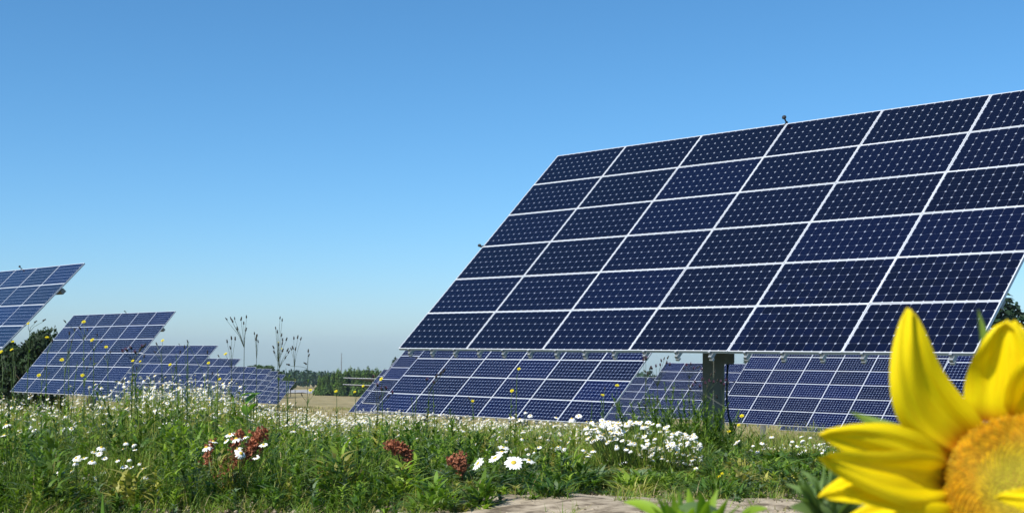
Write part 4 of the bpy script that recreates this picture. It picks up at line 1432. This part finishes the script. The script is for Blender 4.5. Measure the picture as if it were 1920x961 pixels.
DS = 0.72
SC = at(1914, 912, DS)                                # centre of the disc
sb = Vector((SC.x + 0.02, DS + 0.10, 0)); sb.z = Gz(sb.x, sb.y)
sun_root = empty("sunflower", sb, "yellow sunflower head blurred in the lower right foreground", "sunflower")
nrm = Vector((-0.30, -0.90, 0.32)).normalized()       # the head looks to the camera, a little left and up
zx = nrm
xx_ = Vector((0, 0, 1)).cross(zx).normalized()
yy_ = zx.cross(xx_)
HM = Matrix((xx_, yy_, zx)).transposed().to_4x4()
HM.translation = SC - sb
PX = DS / F_PX
RD = 0.0395                                            # disc radius
# disc body and florets
M_disc = noise_col(mat("sunflower_disc", (0.25, 0.2, 0.02), 0.8), 60, [(0.3, (0.30, 0.19, 0.015)), (0.7, (0.42, 0.28, 0.02))])
mb = MB()
N = 28
prof = [(0.0, 0.006), (0.012, 0.0045), (0.024, 0.0050), (0.035, 0.0050), (RD, 0.0015), (RD * 0.95, -0.013), (0.02, -0.024), (0.008, -0.03)]
for (r_, z_) in prof:
    for k in range(N): mb.v.append((max(r_, 1e-4) * math.cos(6.28319 * k / N), max(r_, 1e-4) * math.sin(6.28319 * k / N), z_))
for i in range(len(prof) - 1):
    for k in range(N): mb.f.append((i * N + k, i * N + (k + 1) % N, (i + 1) * N + (k + 1) % N, (i + 1) * N + k)); mb.m.append(0)
disc = obj("disc", mb.mesh("disc", M_disc, True), sun_root)
disc.matrix_local = HM
SF = Stuff()
Vf, Qf, Cf = [], [], []
NF = 900
for k in range(NF):
    r_ = RD * 0.985 * math.sqrt((k + 0.5) / NF)
    a = k * 2.399963
    z_ = float(np.interp(r_, [p[0] for p in prof[:5]], [p[1] for p in prof[:5]]))
    t = r_ / RD
    s = 0.00115 * (0.8 + 0.35 * t)
    hgt = 0.0016 + 0.0030 * max(0, (t - 0.35)) ** 1.0
    if t > 0.45: col = Vector((0.88, 0.58, 0.018)).lerp(Vector((0.70, 0.40, 0.012)), random.random())
    else: col = Vector((0.56, 0.56, 0.025))
    if 0.3 < t < 0.6: col = Vector((0.56, 0.55, 0.025)).lerp(Vector((0.86, 0.60, 0.016)), (t - 0.3) / 0.3)
    col = col * random.uniform(0.75, 1.25)
    c = Vector((r_ * math.cos(a), r_ * math.sin(a), z_))
    b = len(Vf)
    for (dz, f) in ((-0.001, 1.0), (hgt * .6, 0.9), (hgt, 0.25)):
        for q in range(4):
            an = a + q * math.pi / 2
            Vf.append((c.x + s * f * math.cos(an) * 1.0 + 0.25 * dz * math.cos(a) * t, c.y + s * f * math.sin(an) + 0.25 * dz * math.sin(a) * t, c.z + dz)); Cf.append(tuple(col))
    for i in range(2):
        for q in range(4): Qf.append((b + i * 4 + q, b + i * 4 + (q + 1) % 4, b + (i + 1) * 4 + (q + 1) % 4, b + (i + 1) * 4 + q))
    Qf.append((b + 8, b + 9, b + 10, b + 11))
fl = obj("florets", np_mesh("florets", np.array(Vf), np.array(Qf), M_leaf, np.array(Cf)), disc)
tag(fl, kind="stuff")
# ray petals: tip given in photo pixels, each bent and cupped its own way
HMi = HM.inverted()


def petal(tip, Dt, width, cup=0.15, curl=0.0, twist=0.0, base_ang=None, sway=0.0, wave=0.1, rb=0.0385, depth=-0.004, parent=sun_root, m=None, pw=1.0, name="petal", tipc=0.0):
    T = HMi @ (at(tip[0], tip[1], Dt) - sb)
    a = base_ang if base_ang is not None else math.atan2(T.y, T.x)
    B = Vector((rb * math.cos(a), rb * math.sin(a), depth))
    d = T - B
    L = d.length
    d.normalize()
    side = Vector((0, 0, 1)).cross(d).normalized()
    up = d.cross(side)
    ct, st = math.cos(twist), math.sin(twist)
    side, up = side * ct + up * st, up * ct - side * st
    ph = random.uniform(0, 6.28)
    tipc = tipc or random.uniform(-0.10, 0.06)
    cr = random.uniform(-1, 1)
    def fn(t, u):
        w = width * 0.5 * (max(0.0, math.sin(math.pi * (0.10 + 0.90 * t) ** 0.85)) ** 0.62 * (1 - 0.25 * t)) ** pw
        if t > 0.97: w *= 0.5
        c = B + d * (L * t) + up * (curl * L * math.sin(math.pi * t) + tipc * L * t ** 6) + side * (sway * L * math.sin(math.pi * t))
        z = cup * w * (u * u) - 0.06 * width * math.exp(-(u / 0.12) ** 2) * (1 - t) + 0.03 * width * math.cos(u * 9) + wave * 0.5 * width * math.sin(t * 8 + ph + u * 1.5) * abs(u) + 0.05 * width * math.sin(u * 4 + cr * 3 + t * 3)
        return HM @ (c + side * (u * w) + up * z)
    o = obj(name, sheet_mesh(name, fn, 15, 22, m or M_petal), parent)
    return o


# back row first
petal((1600, 800), 0.74, 0.034, 0.2, 0.03, 0.2, depth=-0.010, sway=0.03)
petal((1716, 752), 0.75, 0.034, 0.1, 0.04, 0, depth=-0.010, sway=-0.02)
petal((1905, 600), 0.735, 0.030, 0.15, 0.02, 0.2, depth=-0.010)
petal((1570, 985), 0.74, 0.028, 0.2, 0.03, 0, depth=-0.010)
petal((2100, 640), 0.74, 0.032, 0.2, 0.02, 0, depth=-0.010)
petal((1640, 1060), 0.73, 0.028, 0.2, 0.02, 0, depth=-0.010)
# front row
petal((1709, 580), 0.715, 0.041, 0.16, 0.02, 0.25, sway=0.16, base_ang=2.42)
petal((1886, 606), 0.715, 0.044, 0.12, 0.01, -0.1, sway=-0.02, base_ang=1.85, pw=0.8)
petal((1531, 812), 0.700, 0.032, 0.18, 0.05, -0.25, sway=-0.05)
petal((1529, 858), 0.680, 0.034, 0.22, 0.06, -0.1, sway=0.06, base_ang=3.02)
petal((1554, 922), 0.685, 0.037, 0.22, 0.06, 0.0, sway=-0.04, base_ang=3.28)
petal((1985, 612), 0.690, 0.034, 0.2, 0.07, 0, base_ang=1.45)
petal((2140, 700), 0.700, 0.034, 0.2, 0.06, 0)
petal((2230, 850), 0.710, 0.034, 0.2, 0.06, 0)
petal((2230, 1000), 0.720, 0.034, 0.2, 0.06, 0)
petal((2120, 1160), 0.700, 0.034, 0.2, 0.06, 0)
petal((1960, 1230), 0.690, 0.034, 0.2, 0.06, 0)
petal((1780, 1190), 0.690, 0.034, 0.2, 0.06, 0)
petal((1640, 1110), 0.690, 0.034, 0.2, 0.06, 0)
petal((1884, 927), 0.672, 0.026, 0.25, 0.10, 0, base_ang=-0.35, rb=0.042, depth=0.004)
# green bracts behind the head
M_bract = leaf_mat("sunflower_bract", (0.22, 0.33, 0.05), 0.3, 0.55)
for (tip, D_, w_) in (((1834, 578), 0.735, 0.012), ((1722, 760), 0.75, 0.02), ((1590, 770), 0.76, 0.014), ((1980, 640), 0.74, 0.016), ((2120, 830), 0.745, 0.018), ((1700, 1060), 0.74, 0.018), ((1900, 1130), 0.74, 0.018)):
    petal(tip, D_, w_, 0.3, 0.05, 0, m=M_bract, depth=-0.012, rb=0.036, name="bract", pw=1.3)
mb = MB()
hc = HM @ Vector((0, 0, -0.026))
mb.tube([(0, 0, -0.03), (0.005, 0.01, hc.z * .45), (0.0, 0.012, hc.z * .85), (hc.x * .55, hc.y * .55 + 0.012, hc.z - 0.012), tuple(hc)], [0.010, 0.009, 0.008, 0.0075, 0.010], 10)
obj("stem", mb.mesh("stem", M_stem, True), sun_root)
for (z_, yaw, l_) in ((0.25, 0.7, 0.16), (0.38, 3.6, 0.15), (0.5, 5.4, 0.13)):
    M = Matrix.Translation((0.003, 0.01, z_)) @ Matrix.Rotation(yaw, 4, 'Z') @ Matrix.Rotation(0.2, 4, 'X')
    V, Q = broad_leaf(M, l_, l_ * 0.34)
    me = bpy.data.meshes.new("leaf"); me.from_pydata(V, [], Q); me.materials.append(M_broad); me.polygons.foreach_set("use_smooth", np.ones(len(Q), bool)); me.update()
    obj("leaf", me, sun_root)


# ------------------------------------------------------------------ unopened sunflower buds
M_budgreen = leaf_mat("bud_bract_bright", (0.30, 0.46, 0.035), 0.45, 0.5)
M_spiky = leaf_mat("bud_bract_greygreen", (0.20, 0.30, 0.09), 0.35, 0.55)
M_buddark = leaf_mat("bud_bract_dark", (0.12, 0.20, 0.055), 0.25, 0.55)


def bud_plant(px, py, D, tips, label, m, w=(0.02, 0.03), core=0.02, extra_leaves=(), hairy=0):
    C_ = at(px, py, D)
    base = Vector((C_.x, D, Gz(C_.x, D)))
    root = empty("sunflower_bud", base, label, "sunflower bud", "unopened sunflower buds in the foreground")
    c = C_ - base
    mb = MB()
    mb.blob(c, core, core, core * 0.8, n=12, rings=8)
    obj("bud_core", mb.mesh("bud_core", M_buddark, True), root)
    for k, (tx, ty, dd) in enumerate(tips):
        T = at(tx, ty, D + dd) - base
        d = T - c
        out = Vector((d.x, d.y, 0))
        out = out.normalized() if out.length > 1e-4 else Vector((0, -1, 0))
        B = c + out * core * 0.75 - Vector((0, 0, core * 0.4))
        L = (T - B).length
        dd_ = (T - B).normalized()
        side = dd_.cross(out)
        if side.length < 1e-3: side = Vector((1, 0, 0))
        side.normalize()
        # broad side roughly towards the outside of the bud
        up = side.cross(dd_)
        ww = random.uniform(*w)
        cv = random.uniform(0.02, 0.12)
        sw = random.uniform(-.08, .08)
        def fn(t, u):
            wd = ww * .5 * (math.sin(math.pi * min(1, 0.22 + 0.78 * t)) ** 0.8) * (1 - .15 * t)
            if t > .98: wd = 0.0004
            return B + dd_ * (L * t) - up * (cv * L * math.sin(math.pi * t)) + side * (u * wd + sw * L * math.sin(math.pi * t)) + up * (0.25 * wd * u * u)
        obj("bract", sheet_mesh("bract", fn, 7, 12, m), root)
    mb = MB()
    mb.tube([(0, 0.01, -0.03), (c.x * .5, c.y * .5 + .01, c.z * .5), tuple(c - Vector((0, 0, core * .5)))], [0.009, 0.008, 0.0085], 10)
    obj("stem", mb.mesh("stem", M_stem, True), root)
    for (lx, ly, dd, bx, by, wl) in extra_leaves:
        T = at(lx, ly, D + dd) - base
        B = at(bx, by, D) - base
        dd_ = (T - B); L = dd_.length; dd_.normalize()
        side = dd_.cross(Vector((0.1, -0.6, 0.8))).normalized(); up = side.cross(dd_)
        def fn(t, u):
            wd = wl * .5 * (math.sin(math.pi * min(1, 0.1 + 0.9 * t)) ** 0.8)
            return B + dd_ * (L * t) + up * (0.12 * L * math.sin(math.pi * t) + 0.3 * wd * u * u) + side * (u * wd)
        obj("leaf", sheet_mesh("leaf", fn, 7, 14, m), root)
    return root


bud_plant(1305, 985, 1.05, [(1232, 930, -.03), (1246, 938, -.04), (1262, 926, -.02), (1272, 918, 0.01), (1290, 914, 0.02), (1312, 922, -.04), (1330, 934, -.05), (1346, 915, 0.02), (1366, 932, -.03), (1390, 944, -.02), (1222, 948, -.03), (1300, 950, -.06), (1272, 955, -.06), (1412, 952, -.01), (1340, 956, -.06)],
          "bright green sunflower bud tips at the bottom edge, left of the spiky bud", M_budgreen, (0.010, 0.017), 0.024,
          ((1168, 940, 0.02, 1250, 978, 0.013), (1440, 952, -0.02, 1380, 985, 0.013)))
tips = []
for k in range(70):
    a = random.uniform(-0.15, 3.3)
    r_ = random.uniform(50, 100)
    tips.append((1556 + r_ * math.cos(a) * 0.80, 938 - r_ * math.sin(a) * 0.80, random.uniform(-.05, .02)))
bud_plant(1556, 945, 1.00, tips, "dark green spiky sunflower bud left of the open sunflower", M_spiky, (0.0035, 0.0075), 0.021, ((1480, 950, -.02, 1545, 990, 0.018), (1470, 905, 0.0, 1540, 960, 0.008), (1500, 880, 0.0, 1545, 940, 0.008)))


def blade_leaf(px, D, tip, base_px, w, label, m):
    B0 = at(base_px, 700, D)
    base = Vector((B0.x, D, Gz(B0.x, D)))
    T = at(tip[0], tip[1], D) - base
    root = empty("grass_tuft" if w < 0.02 else "sunflower_seedling", base, label, "leaf")
    for k in range(5):
        a = k * 1.3
        E = T if k == 0 else Vector((T.x + 0.09 * math.cos(a), 0.09 * math.sin(a), T.z * (0.62 - 0.05 * k)))
        def fn(t, u):
            wd = w * .5 * (math.sin(math.pi * min(1, 0.25 + 0.75 * t)) ** 0.9)
            c = Vector((E.x * t ** 1.5, E.y * t ** 1.5, E.z * t))
            return c + Vector((u * wd, 0.15 * wd * u * u, 0))
        obj("leaf", sheet_mesh("leaf", fn, 5, 12, m), root)


blade_leaf(1072, 1.3, (1074, 926), 1066, 0.012, "single pale green leaf tip at the bottom edge, left of the bright bud", M_budgreen)
blade_leaf(195, 2.6, (192, 918), 195, 0.030, "blurred green leaf tuft at the bottom edge on the left", M_broad)
blade_leaf(955, 2.2, (938, 950), 945, 0.010, "yellowish leaf tip at the bottom edge under the foreground daisies", M_budgreen)

# ------------------------------------------------------------------ the air
mb = MB()
mb.box(-2100, 2100, -120, 2260, -64, 14)
hz = mb.mesh("haze", [])
M_haze = bpy.data.materials.new("haze_air"); M_haze.use_nodes = True
nt = M_haze.node_tree
nt.nodes.remove(nt.nodes["Principled BSDF"])
pv = nt.nodes.new("ShaderNodeVolumePrincipled")
pv.inputs["Color"].default_value = (0.62, 0.82, 1.0, 1)
pv.inputs["Density"].default_value = 0.00009
pv.inputs["Anisotropy"].default_value = 0.0
nt.links.new(pv.outputs[0], nt.nodes["Material Output"].inputs["Volume"])
hz.materials.append(M_haze)
tag(obj("haze", hz), "thin summer haze in the air over the field", "haze", kind="stuff")
